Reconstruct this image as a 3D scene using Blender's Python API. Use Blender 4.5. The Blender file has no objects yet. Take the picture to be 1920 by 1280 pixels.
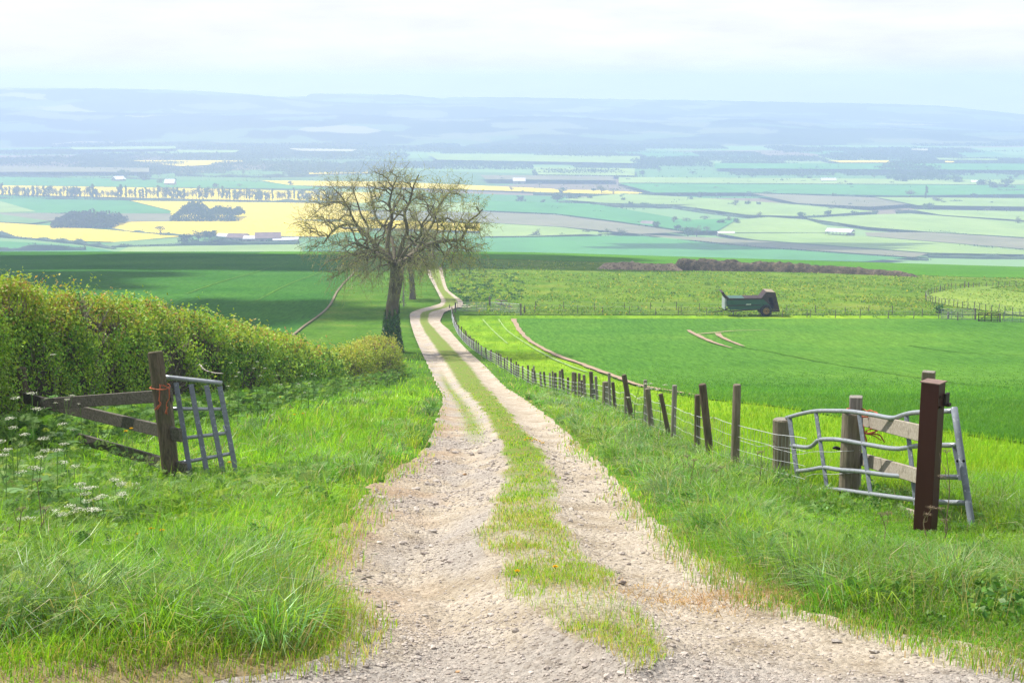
import bpy, bmesh, math, random
import numpy as np
from mathutils import Vector, Matrix
R = math.radians
rng = np.random.default_rng(11)
random.seed(11)
scene = bpy.context.scene
COL = scene.collection

# ------------------------------------------------------------------ camera model
F = 2600.0                       # focal length in pixels of a 1920 wide frame
EYE = 1.6
PITCH = math.atan(485 / F)
cp, sp = math.cos(PITCH), math.sin(PITCH)

def XS(px, py):
    v = (640 - py) / F
    den = cp + sp * v
    return (px - 960) / F / den, (sp - cp * v) / den

def P(px, py, D):
    """world point seen at (px,py) of the photograph, D metres ahead"""
    X, S = XS(px, py)
    return np.array([X * D, D, EYE - S * D])

def smooth(a, b, x):
    t = np.clip((np.asarray(x, float) - a) / (b - a), 0, 1)
    return t * t * (3 - 2 * t)

def pchip(xk, yk):
    xk = np.array(xk, float); yk = np.array(yk, float)
    h = np.diff(xk); d = np.diff(yk) / h
    m = np.zeros_like(xk)
    for i in range(1, len(xk) - 1):
        if d[i - 1] * d[i] > 0:
            w1, w2 = 2 * h[i] + h[i - 1], h[i] + 2 * h[i - 1]
            m[i] = (w1 + w2) / (w1 / d[i - 1] + w2 / d[i])
    m[0], m[-1] = d[0], d[-1]
    def f(x):
        x = np.clip(np.asarray(x, float), xk[0], xk[-1])
        i = np.clip(np.searchsorted(xk, x) - 1, 0, len(h) - 1)
        t = (x - xk[i]) / h[i]
        return ((1 + 2 * t) * (1 - t) ** 2 * yk[i] + t * (1 - t) ** 2 * h[i] * m[i]
                + t * t * (3 - 2 * t) * yk[i + 1] + t * t * (t - 1) * h[i] * m[i + 1])
    return f

# ------------------------------------------------------------------ value noise
def _hash(ix, iy, s):
    n = (ix.astype(np.int64) * 374761393 + iy.astype(np.int64) * 668265263 + s * 974634777) & 0xFFFFFFFF
    n = ((n ^ (n >> 13)) * 1274126177) & 0xFFFFFFFF
    n = n ^ (n >> 16)
    return (n & 0xFFFF) / 65535.0

def vnoise(x, y, s=0):
    x = np.asarray(x, float); y = np.asarray(y, float)
    ix, iy = np.floor(x), np.floor(y)
    fx, fy = x - ix, y - iy
    fx = fx * fx * (3 - 2 * fx); fy = fy * fy * (3 - 2 * fy)
    a, b = _hash(ix, iy, s), _hash(ix + 1, iy, s)
    c, d = _hash(ix, iy + 1, s), _hash(ix + 1, iy + 1, s)
    return (a * (1 - fx) + b * fx) * (1 - fy) + (c * (1 - fx) + d * fx) * fy - 0.5

def fbm(x, y, s=0, o=4):
    r, a = 0, 1.0
    for k in range(o):
        r = r + a * vnoise(x * 2 ** k + 17 * k, y * 2 ** k - 9 * k, s + k); a *= 0.5
    return r

# ------------------------------------------------------------------ terrain
VALE = -140.0
_kd = np.array([-80, -5, 0, 6.4, 12.2, 19, 26, 42, 60, 75, 90, 105, 130, 148, 160, 200, 260, 350, 400])
_kh = np.array([-.6, -.4, 0, 1.2, 2.3, 3.6, 4.92, 7.85, 11.15, 13.8, 15.95, 17.75, 20.3, 21.75, 22.5, 25.2, 29.5, 36, 41.5]) + .0138 * np.maximum(_kd, 0)
prof = pchip([*_kd, 460, 560, 760, 950, 1150, 20000], [*_kh, 58.5, 80, 120, 136, 140, 140])

def zmacro(x, y):
    x = np.asarray(x, float); y = np.asarray(y, float)
    xp = (np.sqrt(x * x + 100) + x) / 2
    tilt = 0.03 * xp * smooth(150, 350, y) * (1 - smooth(700, 1000, y))
    roll = 0.7 * fbm(x / 60 + 3, y / 60, 5, 2) * smooth(160, 260, y) * (1 - smooth(300, 360, y))
    return -prof(y) - tilt + roll

_Dg = np.concatenate([np.linspace(4.5, 60, 1500), np.linspace(60.1, 420, 3000)])
def at(px, py):
    """point of the near hill's surface seen at (px,py)"""
    X, S = XS(px, py)
    g = (EYE - S * _Dg) - zmacro(X * _Dg, _Dg)
    k = np.argmax(g <= 0)
    if g[k] > 0: k = len(_Dg) - 1
    D = _Dg[k]
    if k > 0 and g[k] <= 0:
        t = g[k - 1] / (g[k - 1] - g[k] + 1e-9); D = _Dg[k - 1] + t * (_Dg[k] - _Dg[k - 1])
    return np.array([X * D, D, EYE - S * D])

def vale(px, py):
    X, S = XS(px, py)
    D = (EYE - VALE) / S
    return np.array([X * D, D, VALE])

TR = [  # row, left edge, right edge, grass strip left, right
 (1290, 300, 2150, 1195, 1196), (1240, 590, 1930, 1140, 1255), (1200, 652, 1790, 1050, 1230), (1165, 655, 1600, 1010, 1205),
 (1130, 612, 1480, 975, 1180), (1100, 600, 1425, 945, 1150), (1050, 605, 1330, 915, 1100), (1000, 632, 1255, 897, 1062),
 (950, 668, 1205, 930, 1045), (900, 712, 1158, 945, 1040), (850, 790, 1105, 945, 1018), (800, 814, 1050, 922, 975),
 (750, 832, 985, 888, 935), (700, 812, 922, 848, 892), (650, 786, 870, 815, 846), (620, 774, 843, 795, 818),
 (600, 769, 826, 787, 803), (588, 770, 832, 790, 806), (580, 790, 850, 815, 830), (575, 810, 866, 830, 850),
 (569, 826, 868, 834, 858), (555, 823, 853, 829, 846), (545, 818, 841, 823, 835), (530, 810, 835, 816, 829), (516, 803, 832, 809, 826), (500, 800, 828, 806, 822)]
_t = []
for (yy, l, r, gl, gr) in TR:
    D = at((l + r) / 2, yy)[1]
    _t.append((D, *[XS(q, yy)[0] * D for q in (l, r, gl, gr)]))
_t = np.array(_t)
_t = np.vstack([[3.0, -4.5, 9, 1.2, 1.2], [4.6, -3.2, 6.5, .75, .76], _t])
fxl, fxr, fgl, fgr = [pchip(_t[:, 0], _t[:, k]) for k in (1, 2, 3, 4)]
DEND = _t[-1, 0]
fence_x = pchip([14, 17.2, 19.4, 26, 35, 42, 60, 75, 90, 105, 120, 130, 148, 157, 175], [3.6, 3.34, 3.12, 3.06, 3.0, 2.94, 2.2, 1.15, -.3, -2.2, -4.0, -5.0, -6.4, -6.85, -7.2])
_c = np.array([[at(a, b)[1], at(a, b)[0]] for a, b in [(1920, 838), (1650, 800), (1480, 770), (1300, 748), (1190, 725), (1100, 690), (1040, 668), (985, 635), (965, 600)]])
_c = np.vstack([[10, 9.6], _c])
crop_x = pchip(_c[:, 0], _c[:, 1])

def inside_track(x, y):
    return (x > fxl(y)) & (x < fxr(y)) & (y < DEND)

def zg(x, y):
    """ground surface with banks and bumps"""
    x = np.asarray(x, float); y = np.asarray(y, float)
    z = zmacro(x, y)
    near = (1 - smooth(60, 150, y)) * .8 + .2 * (1 - smooth(200, 300, y))
    near = near * smooth(3, 6, y)
    xl, xr = fxl(y), fxr(y)
    fx_ = (1 - smooth(.3, 2.5, x - fence_x(y))); lx_ = 1 - smooth(9, 14, -x)
    z = z + near * (.05 * smooth(0, .8, xl - x) * lx_ + .02 * smooth(0, 1.0, x - xr) * fx_)
    z = z + .07 * fbm(x / 1.7, y / 1.7, 2, 3) * (1 - smooth(60, 120, y)) * (smooth(0, .8, xl - x) * lx_ + smooth(0, .8, x - xr) * fx_)
    return z

def ztrack(x, y):
    z = zmacro(x, y)
    xl, xr, gl, gr = fxl(y), fxr(y), fgl(y), fgr(y)
    e = 1 - smooth(70, 170, y)
    def rut(a, b, d):
        c, w = (a + b) / 2, np.maximum((b - a) / 2, .05)
        return -d * np.clip(1 - ((x - c) / w) ** 2, 0, 1)
    z = z + e * (rut(xl, gl, .10) + rut(gr, xr, .07) + .05 * np.exp(-(((x - (gl + gr) / 2) / np.maximum(gr - gl, .1) * 1.6) ** 2)))
    n = .05 * fbm(x / .9, y / .9, 31, 3) + .022 * fbm(x / .22, y / .22, 41, 3) * (1 - smooth(25, 50, y))
    # washed out gully down the left rut
    gx = xl + (gl - xl) * (.55 + .25 * vnoise(y / 1.3, y * 0 + 3, 8))
    n = n - .09 * np.exp(-((x - gx) / .22) ** 2) * smooth(6, 8, y) * (1 - smooth(22, 34, y)) * (.6 + vnoise(x / .3, y / .5, 77))
    return z + n * (1 - smooth(60, 140, y))

# ------------------------------------------------------------------ objects
def tag(o, label=None, cat=None, group=None, kind=None):
    if label: o['label'] = label
    if cat: o['category'] = cat
    if group: o['group'] = group
    if kind: o['kind'] = kind
    return o

def empty(name, loc, label, cat, group=None, rz=0):
    o = bpy.data.objects.new(name, None); COL.objects.link(o)
    o.location = [float(v) for v in loc]; o.rotation_euler = (0, 0, rz)
    return tag(o, label, cat, group)

def link(name, me, m=None, parent=None, world=True):
    o = bpy.data.objects.new(name, me); COL.objects.link(o)
    if m is not None: me.materials.append(m)
    if parent is not None:
        o.parent = parent
        if world:
            o.matrix_parent_inverse = (Matrix.Translation(parent.location) @ parent.rotation_euler.to_matrix().to_4x4()).inverted()
    return o

def mk(name, co, faces, m=None, parent=None, col=None, smooth_=False, uv=None, attrs=None, world=True):
    """faces: list of (n,k) int arrays"""
    co = np.ascontiguousarray(co, np.float32)
    me = bpy.data.meshes.new(name)
    faces = [np.asarray(f, np.int32) for f in faces if len(f)]
    loops = np.concatenate([f.ravel() for f in faces])
    tot = np.concatenate([np.full(len(f), f.shape[1], np.int32) for f in faces])
    st = np.concatenate([[0], np.cumsum(tot)[:-1]]).astype(np.int32)
    me.vertices.add(len(co)); me.loops.add(len(loops)); me.polygons.add(len(tot))
    me.vertices.foreach_set('co', co.ravel())
    me.loops.foreach_set('vertex_index', loops)
    me.polygons.foreach_set('loop_start', st)
    me.polygons.foreach_set('loop_total', tot)
    me.polygons.foreach_set('use_smooth', np.full(len(tot), bool(smooth_)))
    if col is not None:
        a = me.color_attributes.new('Col', 'FLOAT_COLOR', 'POINT')
        c4 = np.ones((len(co), 4), np.float32); c4[:, :3] = col
        a.data.foreach_set('color', c4.ravel())
    for k, v in (attrs or {}).items():
        a = me.attributes.new(k, 'FLOAT', 'POINT'); a.data.foreach_set('value', np.ascontiguousarray(v, np.float32))
    me.update(calc_edges=True)
    return link(name, me, m, parent, world)

def grid_faces(nr, nc, off=0):
    i = np.arange(nr - 1)[:, None] * nc + np.arange(nc - 1)[None, :] + off
    return np.stack([i, i + 1, i + nc + 1, i + nc], -1).reshape(-1, 4)

def tubes(Pt, Rr, n=6, caps=True):
    """Pt (M,k,3), Rr (M,k) -> verts, [faces]"""
    Pt = np.asarray(Pt, float); Rr = np.asarray(Rr, float)
    if Pt.ndim == 2: Pt, Rr = Pt[None], Rr[None]
    M, k, _ = Pt.shape
    T = np.gradient(Pt, axis=1); T /= np.linalg.norm(T, axis=2, keepdims=True) + 1e-9
    ref = np.tile(np.array([0.13, 0.21, 1.0]), (M, 1))
    ax = np.abs(T[:, 0, 2]) > .8
    ref[ax] = [1.0, .17, .05]
    sd = np.cross(T, ref[:, None, :]); sd /= np.linalg.norm(sd, axis=2, keepdims=True) + 1e-9
    up = np.cross(sd, T)
    a = np.arange(n) * 2 * math.pi / n + .3
    V = Pt[:, :, None, :] + Rr[:, :, None, None] * (np.cos(a)[None, None, :, None] * sd[:, :, None, :] + np.sin(a)[None, None, :, None] * up[:, :, None, :])
    base = (np.arange(M) * k * n)[:, None, None]
    i = base + (np.arange(k - 1) * n)[None, :, None] + np.arange(n)[None, None, :]
    j = base + (np.arange(k - 1) * n)[None, :, None] + ((np.arange(n) + 1) % n)[None, None, :]
    q = np.stack([i, j, j + n, i + n], -1).reshape(-1, 4)
    fs = [q]
    if caps:
        b0 = base[:, 0, :] + np.arange(n)[None, ::-1]
        b1 = base[:, 0, :] + (k - 1) * n + np.arange(n)[None, :]
        fs += [b0, b1]
    return V.reshape(-1, 3), fs

class MB:
    """collects pieces for ONE mesh"""
    def __init__(s): s.v = []; s.f = []; s.n = 0
    def add(s, v, fs):
        s.v.append(np.asarray(v, float)); s.f += [np.asarray(f) + s.n for f in fs]; s.n += len(v); return s
    def tube(s, pts, r, n=10):
        pts = np.array(pts, float); r = np.full(len(pts), r, float) if np.isscalar(r) else np.array(r, float)
        return s.add(*tubes(pts, r, n))
    def beam(s, a, b, w, t, side=None, bev=.006):
        """board from a to b: w along 'up-ish', t thickness"""
        a, b = np.array(a, float), np.array(b, float)
        d = b - a; d /= np.linalg.norm(d)
        up = np.array([0, 0, 1.0]) if side is None else np.array(side, float)
        th = np.cross(d, up); th /= np.linalg.norm(th); up = np.cross(th, d)
        h, k = w / 2, t / 2
        prof_ = [(-h, -k + bev), (-h + bev, -k), (h - bev, -k), (h, -k + bev), (h, k - bev), (h - bev, k), (-h + bev, k), (-h, k - bev)]
        L = np.linalg.norm(b - a); m = max(2, int(L / .25) + 1)
        V = []
        for i in range(m):
            c = a + (b - a) * i / (m - 1)
            for u, q in prof_: V.append(c + up * u + th * q)
        n = 8; fs = []
        for i in range(m - 1):
            for j in range(n): fs.append([i * n + j, i * n + (j + 1) % n, (i + 1) * n + (j + 1) % n, (i + 1) * n + j])
        return s.add(V, [np.array(fs), np.array([list(range(n))[::-1]]), np.array([[(m - 1) * n + j for j in range(n)]])])
    def box(s, c, sx, sy, sz, rz=0):
        c = np.array(c, float); X = np.array([math.cos(rz), math.sin(rz), 0]); Y = np.array([-math.sin(rz), math.cos(rz), 0]); Z = np.array([0, 0, 1.])
        V = [c + X * sx * i / 2 + Y * sy * j / 2 + Z * sz * k / 2 for k in (-1, 1) for j in (-1, 1) for i in (-1, 1)]
        return s.add(V, [np.array([[0, 2, 3, 1], [4, 5, 7, 6], [0, 1, 5, 4], [2, 6, 7, 3], [0, 4, 6, 2], [1, 3, 7, 5]])])
    def prism(s, poly, d):
        """extrude 3-D polygon by vector d"""
        p = np.array(poly, float); n = len(p); V = np.vstack([p, p + np.array(d, float)])
        q = [[i, (i + 1) % n, n + (i + 1) % n, n + i] for i in range(n)]
        return s.add(V, [np.array(q), np.array([list(range(n))[::-1]]), np.array([list(range(n, 2 * n))])])
    def build(s, name, m=None, parent=None, sm=False, jitter=0, world=True):
        v = np.concatenate(s.v)
        if jitter: v = v + rng.normal(0, jitter, v.shape)
        o = mk(name, v, s.f, m, parent, smooth_=sm, world=world)
        bm = bmesh.new(); bm.from_mesh(o.data); bmesh.ops.recalc_face_normals(bm, faces=bm.faces); bm.to_mesh(o.data); bm.free()
        return o

def copy_tree(o, parent=None):
    c = o.copy(); COL.objects.link(c)
    if parent is not None:
        pi = o.matrix_parent_inverse.copy(); c.parent = parent; c.matrix_parent_inverse = pi
    for ch in list(o.children): copy_tree(ch, c)
    return c

# ------------------------------------------------------------------ materials
def new_mat(name):
    m = bpy.data.materials.new(name); m.use_nodes = True
    nt = m.node_tree; nt.nodes.clear()
    out = nt.nodes.new('ShaderNodeOutputMaterial')
    return m, nt, out
def nd(nt, typ, ins=None, **kw):
    n = nt.nodes.new(typ)
    for k, v in kw.items(): setattr(n, k, v)
    for k, v in (ins or {}).items():
        s = n.inputs[k]
        if isinstance(v, bpy.types.NodeSocket): nt.links.new(v, s)
        elif isinstance(v, (tuple, list)) and len(v) == 3 and s.type == 'RGBA': s.default_value = (*v, 1)
        else: s.default_value = v
    return n
def ramp(nt, fac, stops):
    n = nt.nodes.new('ShaderNodeValToRGB'); cr = n.color_ramp
    while len(cr.elements) < len(stops): cr.elements.new(.5)
    for e, (p, c) in zip(cr.elements, stops):
        e.position = p; e.color = (*c, 1) if len(c) == 3 else c
    nt.links.new(fac, n.inputs['Fac']); return n.outputs['Color']
def mixc(nt, f, a, b, mode='MIX'):
    n = nt.nodes.new('ShaderNodeMix'); n.data_type = 'RGBA'; n.blend_type = mode
    for s, v in ((n.inputs[0], f), (n.inputs[6], a), (n.inputs[7], b)):
        if isinstance(v, bpy.types.NodeSocket): nt.links.new(v, s)
        elif isinstance(v, (tuple, list)): s.default_value = (*v, 1)
        else: s.default_value = v
    return n.outputs[2]
def math_(nt, op, a, b=0., c=0.):
    n = nt.nodes.new('ShaderNodeMath'); n.operation = op
    for i, v in enumerate((a, b, c)):
        if isinstance(v, bpy.types.NodeSocket): nt.links.new(v, n.inputs[i])
        else: n.inputs[i].default_value = v
    return n.outputs[0]
def coords(nt, scale=(1, 1, 1), obj=False, rz=0):
    src = nt.nodes.new('ShaderNodeTexCoord').outputs['Object'] if obj else nt.nodes.new('ShaderNodeNewGeometry').outputs['Position']
    mp = nd(nt, 'ShaderNodeMapping', {'Vector': src, 'Scale': scale, 'Rotation': (0, 0, rz)}); return mp.outputs[0]
def noise(nt, vec, scale, det=4, rough=.55):
    return nd(nt, 'ShaderNodeTexNoise', {'Vector': vec, 'Scale': scale, 'Detail': det, 'Roughness': rough}).outputs['Fac']

def surf(name, cols, scale=3., stretch=(1, 1, 1), rough=.85, bump=.0, bscale=None, spec=.2, metal=0., obj=False, fine=None, rz=0, bdist=.02):
    """noise driven solid material: cols = colours along the noise"""
    m, nt, out = new_mat(name)
    v = coords(nt, stretch, obj, rz)
    f = noise(nt, v, scale, 5)
    k = len(cols)
    c = ramp(nt, f, [(.3 + .4 * i / max(1, k - 1), q) for i, q in enumerate(cols)])
    if fine:
        f2 = noise(nt, v, fine[0], 3)
        c = mixc(nt, f2, c, fine[1], 'MULTIPLY') if len(fine) == 2 else mixc(nt, ramp(nt, f2, [(fine[2], (0, 0, 0)), (fine[3], (1, 1, 1))]), c, fine[1])
    b = nd(nt, 'ShaderNodeBsdfPrincipled', {'Base Color': c, 'Roughness': rough, 'Metallic': metal, 'Specular IOR Level': spec})
    if bump:
        h = noise(nt, v, bscale or scale * 4, 4)
        nt.links.new(nd(nt, 'ShaderNodeBump', {'Height': h, 'Strength': bump, 'Distance': bdist}).outputs[0], b.inputs['Normal'])
    nt.links.new(b.outputs[0], out.inputs[0])
    return m

def leafmat(name, trans=.45, rough=.5, spec=.35, tint=(1.25, 1.15, .6)):
    """thin leaves: colour of every leaf in the Col attribute, light shines through"""
    m, nt, out = new_mat(name)
    c = nd(nt, 'ShaderNodeVertexColor', layer_name='Col').outputs[0]
    b = nd(nt, 'ShaderNodeBsdfPrincipled', {'Base Color': c, 'Roughness': rough, 'Specular IOR Level': spec})
    t = nd(nt, 'ShaderNodeBsdfTranslucent', {'Color': mixc(nt, 1., c, tint, 'MULTIPLY')})
    mx = nd(nt, 'ShaderNodeMixShader', {0: trans, 1: b.outputs[0], 2: t.outputs[0]})
    nt.links.new(mx.outputs[0], out.inputs[0])
    return m
# ================================================================== render, camera, light, air
scene.render.engine = 'CYCLES'
scene.view_settings.view_transform = 'Standard'; scene.view_settings.look = 'None'
scene.view_settings.exposure = 0.72; scene.view_settings.gamma = 1
cy = scene.cycles
cy.max_bounces = 6; cy.diffuse_bounces = 3; cy.glossy_bounces = 2; cy.transmission_bounces = 4; cy.volume_bounces = 1; cy.transparent_max_bounces = 4
cy.use_denoising = True; cy.denoiser = 'OPENIMAGEDENOISE'; cy.denoising_input_passes = 'RGB_ALBEDO_NORMAL'; cy.denoising_prefilter = 'NONE'; cy.use_adaptive_sampling = False; cy.sample_clamp_indirect = 6
cy.caustics_reflective = False; cy.caustics_refractive = False
cam = bpy.data.cameras.new('camera'); co = bpy.data.objects.new('camera', cam); COL.objects.link(co)
co.location = (0, 0, EYE); co.rotation_euler = (math.pi / 2 - PITCH, 0, 0)
cam.sensor_width = 36; cam.lens = 36 * F / 1920; cam.clip_start = .1; cam.clip_end = 40000
scene.camera = co

SUN_EL, SUN_AZ = 51, -54
sdir = Vector((math.sin(R(SUN_AZ)) * math.cos(R(SUN_EL)), math.cos(R(SUN_AZ)) * math.cos(R(SUN_EL)), math.sin(R(SUN_EL))))
sl = bpy.data.lights.new('sun', 'SUN'); sl.energy = 4.9; sl.angle = R(.55); sl.color = (1, .95, .87)
so = bpy.data.objects.new('sun', sl); COL.objects.link(so); so.rotation_euler = sdir.to_track_quat('Z', 'Y').to_euler()

w = bpy.data.worlds.new('World'); scene.world = w; w.use_nodes = True
nt = w.node_tree; nt.nodes.clear()
sky = nd(nt, 'ShaderNodeTexSky', sky_type='NISHITA', sun_disc=False, sun_elevation=R(SUN_EL), sun_rotation=R(SUN_AZ % 360), air_density=1.0, dust_density=1.5, ozone_density=1.0)
tc = nt.nodes.new('ShaderNodeTexCoord').outputs['Generated']
mp = nd(nt, 'ShaderNodeMapping', {'Vector': tc, 'Scale': (1.0, 1.0, 6.0)}).outputs[0]
n1 = noise(nt, mp, 9, 6, .58)
cl = ramp(nt, n1, [(.35, (0, 0, 0)), (.75, (1, 1, 1))])
sc_ = mixc(nt, cl, mixc(nt, .72, sky.outputs[0], (7.3, 7.3, 8.0)), (8.0, 8.05, 8.5))
bg = nd(nt, 'ShaderNodeBackground', {'Color': sc_, 'Strength': .088})
nt.links.new(bg.outputs[0], nd(nt, 'ShaderNodeOutputWorld').inputs[0])

# haze: one even volume round everything
hz = MB().box((0, 2650, -66), 6000, 5460, 188).build('haze')
m, nt, out = new_mat('haze')
pv = nd(nt, 'ShaderNodeVolumePrincipled', {'Color': (.53, .66, .97), 'Density': 4.2e-4, 'Anisotropy': .2})
pv.inputs['Density Attribute'].default_value = ''
nt.links.new(pv.outputs[0], out.inputs['Volume'])
m.cycles.homogeneous_volume = True
hz.data.materials.append(m)
tag(hz, 'pale blue haze lying over the whole vale', None, None, 'stuff')

# clouds high above, out of the picture: they throw the broad shadows on the fields
mcloud = surf('cloud white', [(.8, .8, .8), (.85, .85, .85)], .01)
def cloud(gx, gy, rx, ry, seed):
    g = Vector((gx, gy, float(zmacro(gx, gy)))); t = 520 / sdir.z; c = g + sdir * t
    n, k = 60, 30
    th = np.linspace(0, 2 * math.pi, n, endpoint=False); ph = np.linspace(0, math.pi, k)
    TH, PH = np.meshgrid(th, ph)
    r = 1 + .75 * fbm(np.cos(TH) * 1.7 + seed, np.sin(TH) * 1.7, seed, 4) + .12 * fbm(np.cos(TH) * 5 + PH, np.sin(TH) * 5, seed + 3, 3)
    x = np.cos(TH) * np.sin(PH) * r * rx; y = np.sin(TH) * np.sin(PH) * r * ry; z = np.cos(PH) * min(rx, ry) * .22
    V = np.stack([x, y, z], -1).reshape(-1, 3) + np.array(c)
    i = (np.arange(k - 1) * n)[:, None] + np.arange(n)[None]; j = (np.arange(k - 1) * n)[:, None] + ((np.arange(n) + 1) % n)[None]
    o = mk('cloud', V, [np.stack([i, j, j + n, i + n], -1).reshape(-1, 4)], mcloud, smooth_=True)
    tag(o, 'small white fair weather cloud drifting over the hillside', 'cloud', 'clouds over the hillside', 'stuff')
cloud(-62, 300, 88, 46, 3)
cloud(-92, 222, 38, 34, 5)
cloud(-34, 157, 22, 26, 8)
cloud(215, 1190, 150, 30, 12)
# ================================================================== ground
def W(y): return np.minimum(15 + .55 * np.maximum(y, 0), 2800)
ys = np.concatenate([np.arange(-45, 4, 2.), np.arange(4, 26, .11), np.arange(26, 70, .3), np.arange(70, 430, 1.6), np.arange(430, 1300, 15.), np.geomspace(1300, 5250, 50)])
tt = np.linspace(-1, 1, 300); tt = tt * (.33 + .67 * tt * tt)
Yg, Tg = np.meshgrid(ys, tt, indexing='ij'); Xg = Tg * W(Yg)
Zg = zg(Xg, Yg)
ins = (Xg > fxl(Yg) + .03) & (Xg < fxr(Yg) - .03) & (Yg < DEND)
Zg = Zg - np.where(ins, .22, 0)
m, nt, out = new_mat('meadow and vale ground')
v = coords(nt)
sep = nd(nt, 'ShaderNodeSeparateXYZ', {0: v})
a = ramp(nt, noise(nt, v, .22, 6, .6), [(.3, (.055, .13, .018)), (.52, (.085, .185, .022)), (.72, (.14, .21, .035))])
fine = ramp(nt, noise(nt, v, 2.6, 5, .7), [(.3, (.45, .5, .4)), (.6, (1, 1, 1))])
a = mixc(nt, 1., a, fine, 'MULTIPLY')
a = mixc(nt, ramp(nt, noise(nt, v, 1.1, 3), [(.6, (0, 0, 0)), (.75, (.5, .5, .5))]), a, (.16, .115, .06))
dm = math_(nt, 'ADD', math_(nt, 'MULTIPLY', sep.outputs[1], -.5), math_(nt, 'MULTIPLY', noise(nt, v, 1.6, 4), 1.1))
a = mixc(nt, ramp(nt, math_(nt, 'ADD', dm, 3.6), [(.45, (0, 0, 0)), (.8, (.85, .85, .85))]), a, (.26, .2, .125))
vm = nd(nt, 'ShaderNodeMapping', {'Vector': v, 'Scale': (1 / 420, 1 / 300, 0), 'Rotation': (0, 0, .25)}).outputs[0]
vo = nd(nt, 'ShaderNodeTexVoronoi', {'Vector': vm, 'Scale': 1.0, 'Randomness': .9})
rv = nd(nt, 'ShaderNodeSeparateColor', {0: vo.outputs['Color']}).outputs[0]
b = ramp(nt, rv, [(0, (.10, .21, .06)), (.2, (.16, .28, .09)), (.4, (.07, .2, .06)), (.6, (.19, .15, .10)), (.75, (.2, .3, .1)), (.9, (.09, .17, .06)), (1., (.45, .38, .05))])
nt.nodes[b.node.name].color_ramp.interpolation = 'CONSTANT'
c = mixc(nt, ramp(nt, math_(nt, 'DIVIDE', sep.outputs[1], 2000.), [(.3, (0, 0, 0)), (.42, (1, 1, 1))]), a, b)
pb = nd(nt, 'ShaderNodeBsdfPrincipled', {'Base Color': c, 'Roughness': .95, 'Specular IOR Level': .0})
nt.links.new(nd(nt, 'ShaderNodeBump', {'Height': noise(nt, v, 7., 5, .7), 'Strength': .7, 'Distance': .08}).outputs[0], pb.inputs['Normal'])
nt.links.new(pb.outputs[0], out.inputs[0])
g = mk('ground', np.stack([Xg, Yg, Zg], -1).reshape(-1, 3), [grid_faces(*Xg.shape)], m, smooth_=True)
tag(g, 'grassy hillside falling away to the wide vale', kind='structure')

# ================================================================== track
ky = np.exp(np.arange(math.log(3.2), math.log(DEND), .0042)); nu = 190
U = np.linspace(0, 1, nu)
Yt, Ut = np.meshgrid(ky, U, indexing='ij')
ext = .28 * (1 - smooth(60, 120, Yt))
Xt = fxl(Yt) - ext + (fxr(Yt) - fxl(Yt) + 2 * ext) * Ut
Zt = ztrack(Xt, Yt) + .09 * smooth(110, 170, Yt)
over = np.maximum(fxl(Yt) - Xt, 0) + np.maximum(Xt - fxr(Yt), 0)
Zt = Zt - over * .35
gl, gr = fgl(Yt), fgr(Yt)
def stripwob(x, y):
    return (.16 * fbm(x / .45, y / .7, 61, 4) + .20 * vnoise(x / .9, y / 1.1, 64)) * (1 - .7 * smooth(30, 90, y))
def greenmask(x, y, wob=0):
    gl, gr = fgl(y), fgr(y)
    wd = np.maximum(gr - gl, .05)
    d = np.abs(x - (gl + gr) / 2) / (wd / 2)
    g = 1 - smooth(.72, 1.2, d + 2.2 * wob)
    # faint second strip of grass left of the middle one
    y1 = smooth(26, 34, y) * (1 - smooth(75, 95, y))
    x2 = gl - .28 * wd - .25
    g = np.maximum(g, y1 * .8 * np.exp(-((x - x2) / .2) ** 2))
    return g * smooth(6.2, 8.2, y + wob * 4)
wob = stripwob(Xt, Yt)
green = greenmask(Xt, Yt, wob) * (.15 + .85 * smooth(9, 24, Yt))
brown = smooth(.9, .1, (Xt - fxl(Yt)) / 1.0 + .8 * fbm(Xt / .6, Yt / .9, 66, 3)) * smooth(7, 10, Yt) * (1 - smooth(40, 60, Yt))
grey = np.maximum(smooth(7.6, 6.4, Yt + 1.2 * fbm(Xt / 1.2, Yt / 1.2, 68, 3)), .9 * smooth(-.05, .35, fbm(Xt / .8, Yt / 3.0, 69, 3)) * (Xt < gl))
m, nt, out = new_mat('stony chalk track')
v = coords(nt)
base = ramp(nt, noise(nt, v, 1.3, 6, .62), [(.28, (.285, .235, .17)), (.45, (.38, .33, .255)), (.6, (.46, .41, .335)), (.75, (.385, .35, .295))])
at_ = lambda k: nd(nt, 'ShaderNodeAttribute', attribute_name=k).outputs['Fac']
base = mixc(nt, math_(nt, 'MULTIPLY', at_('brown'), .6), base, (.33, .235, .15))
base = mixc(nt, math_(nt, 'MULTIPLY', at_('grey'), .75), base, (.34, .318, .295))
vs = nd(nt, 'ShaderNodeMapping', {'Vector': v, 'Scale': (1, .8, 1)}).outputs[0]
vo1 = nd(nt, 'ShaderNodeTexVoronoi', {'Vector': vs, 'Scale': 26., 'Randomness': 1.})
vo2 = nd(nt, 'ShaderNodeTexVoronoi', {'Vector': vs, 'Scale': 75., 'Randomness': 1.})
p1 = nd(nt, 'ShaderNodeSeparateColor', {0: vo1.outputs['Color']}).outputs[0]
p2 = nd(nt, 'ShaderNodeSeparateColor', {0: vo2.outputs['Color']}).outputs[1]
base = mixc(nt, .62, base, ramp(nt, p1, [(0, (.62, .58, .54)), (.35, (1, 1, 1)), (.8, (1, 1, 1)), (1, (1.25, 1.22, 1.2))]), 'MULTIPLY')
base = mixc(nt, .7, base, ramp(nt, p2, [(0, (.6, .56, .52)), (.3, (1, 1, 1)), (1, (1.12, 1.1, 1.08))]), 'MULTIPLY')
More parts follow.
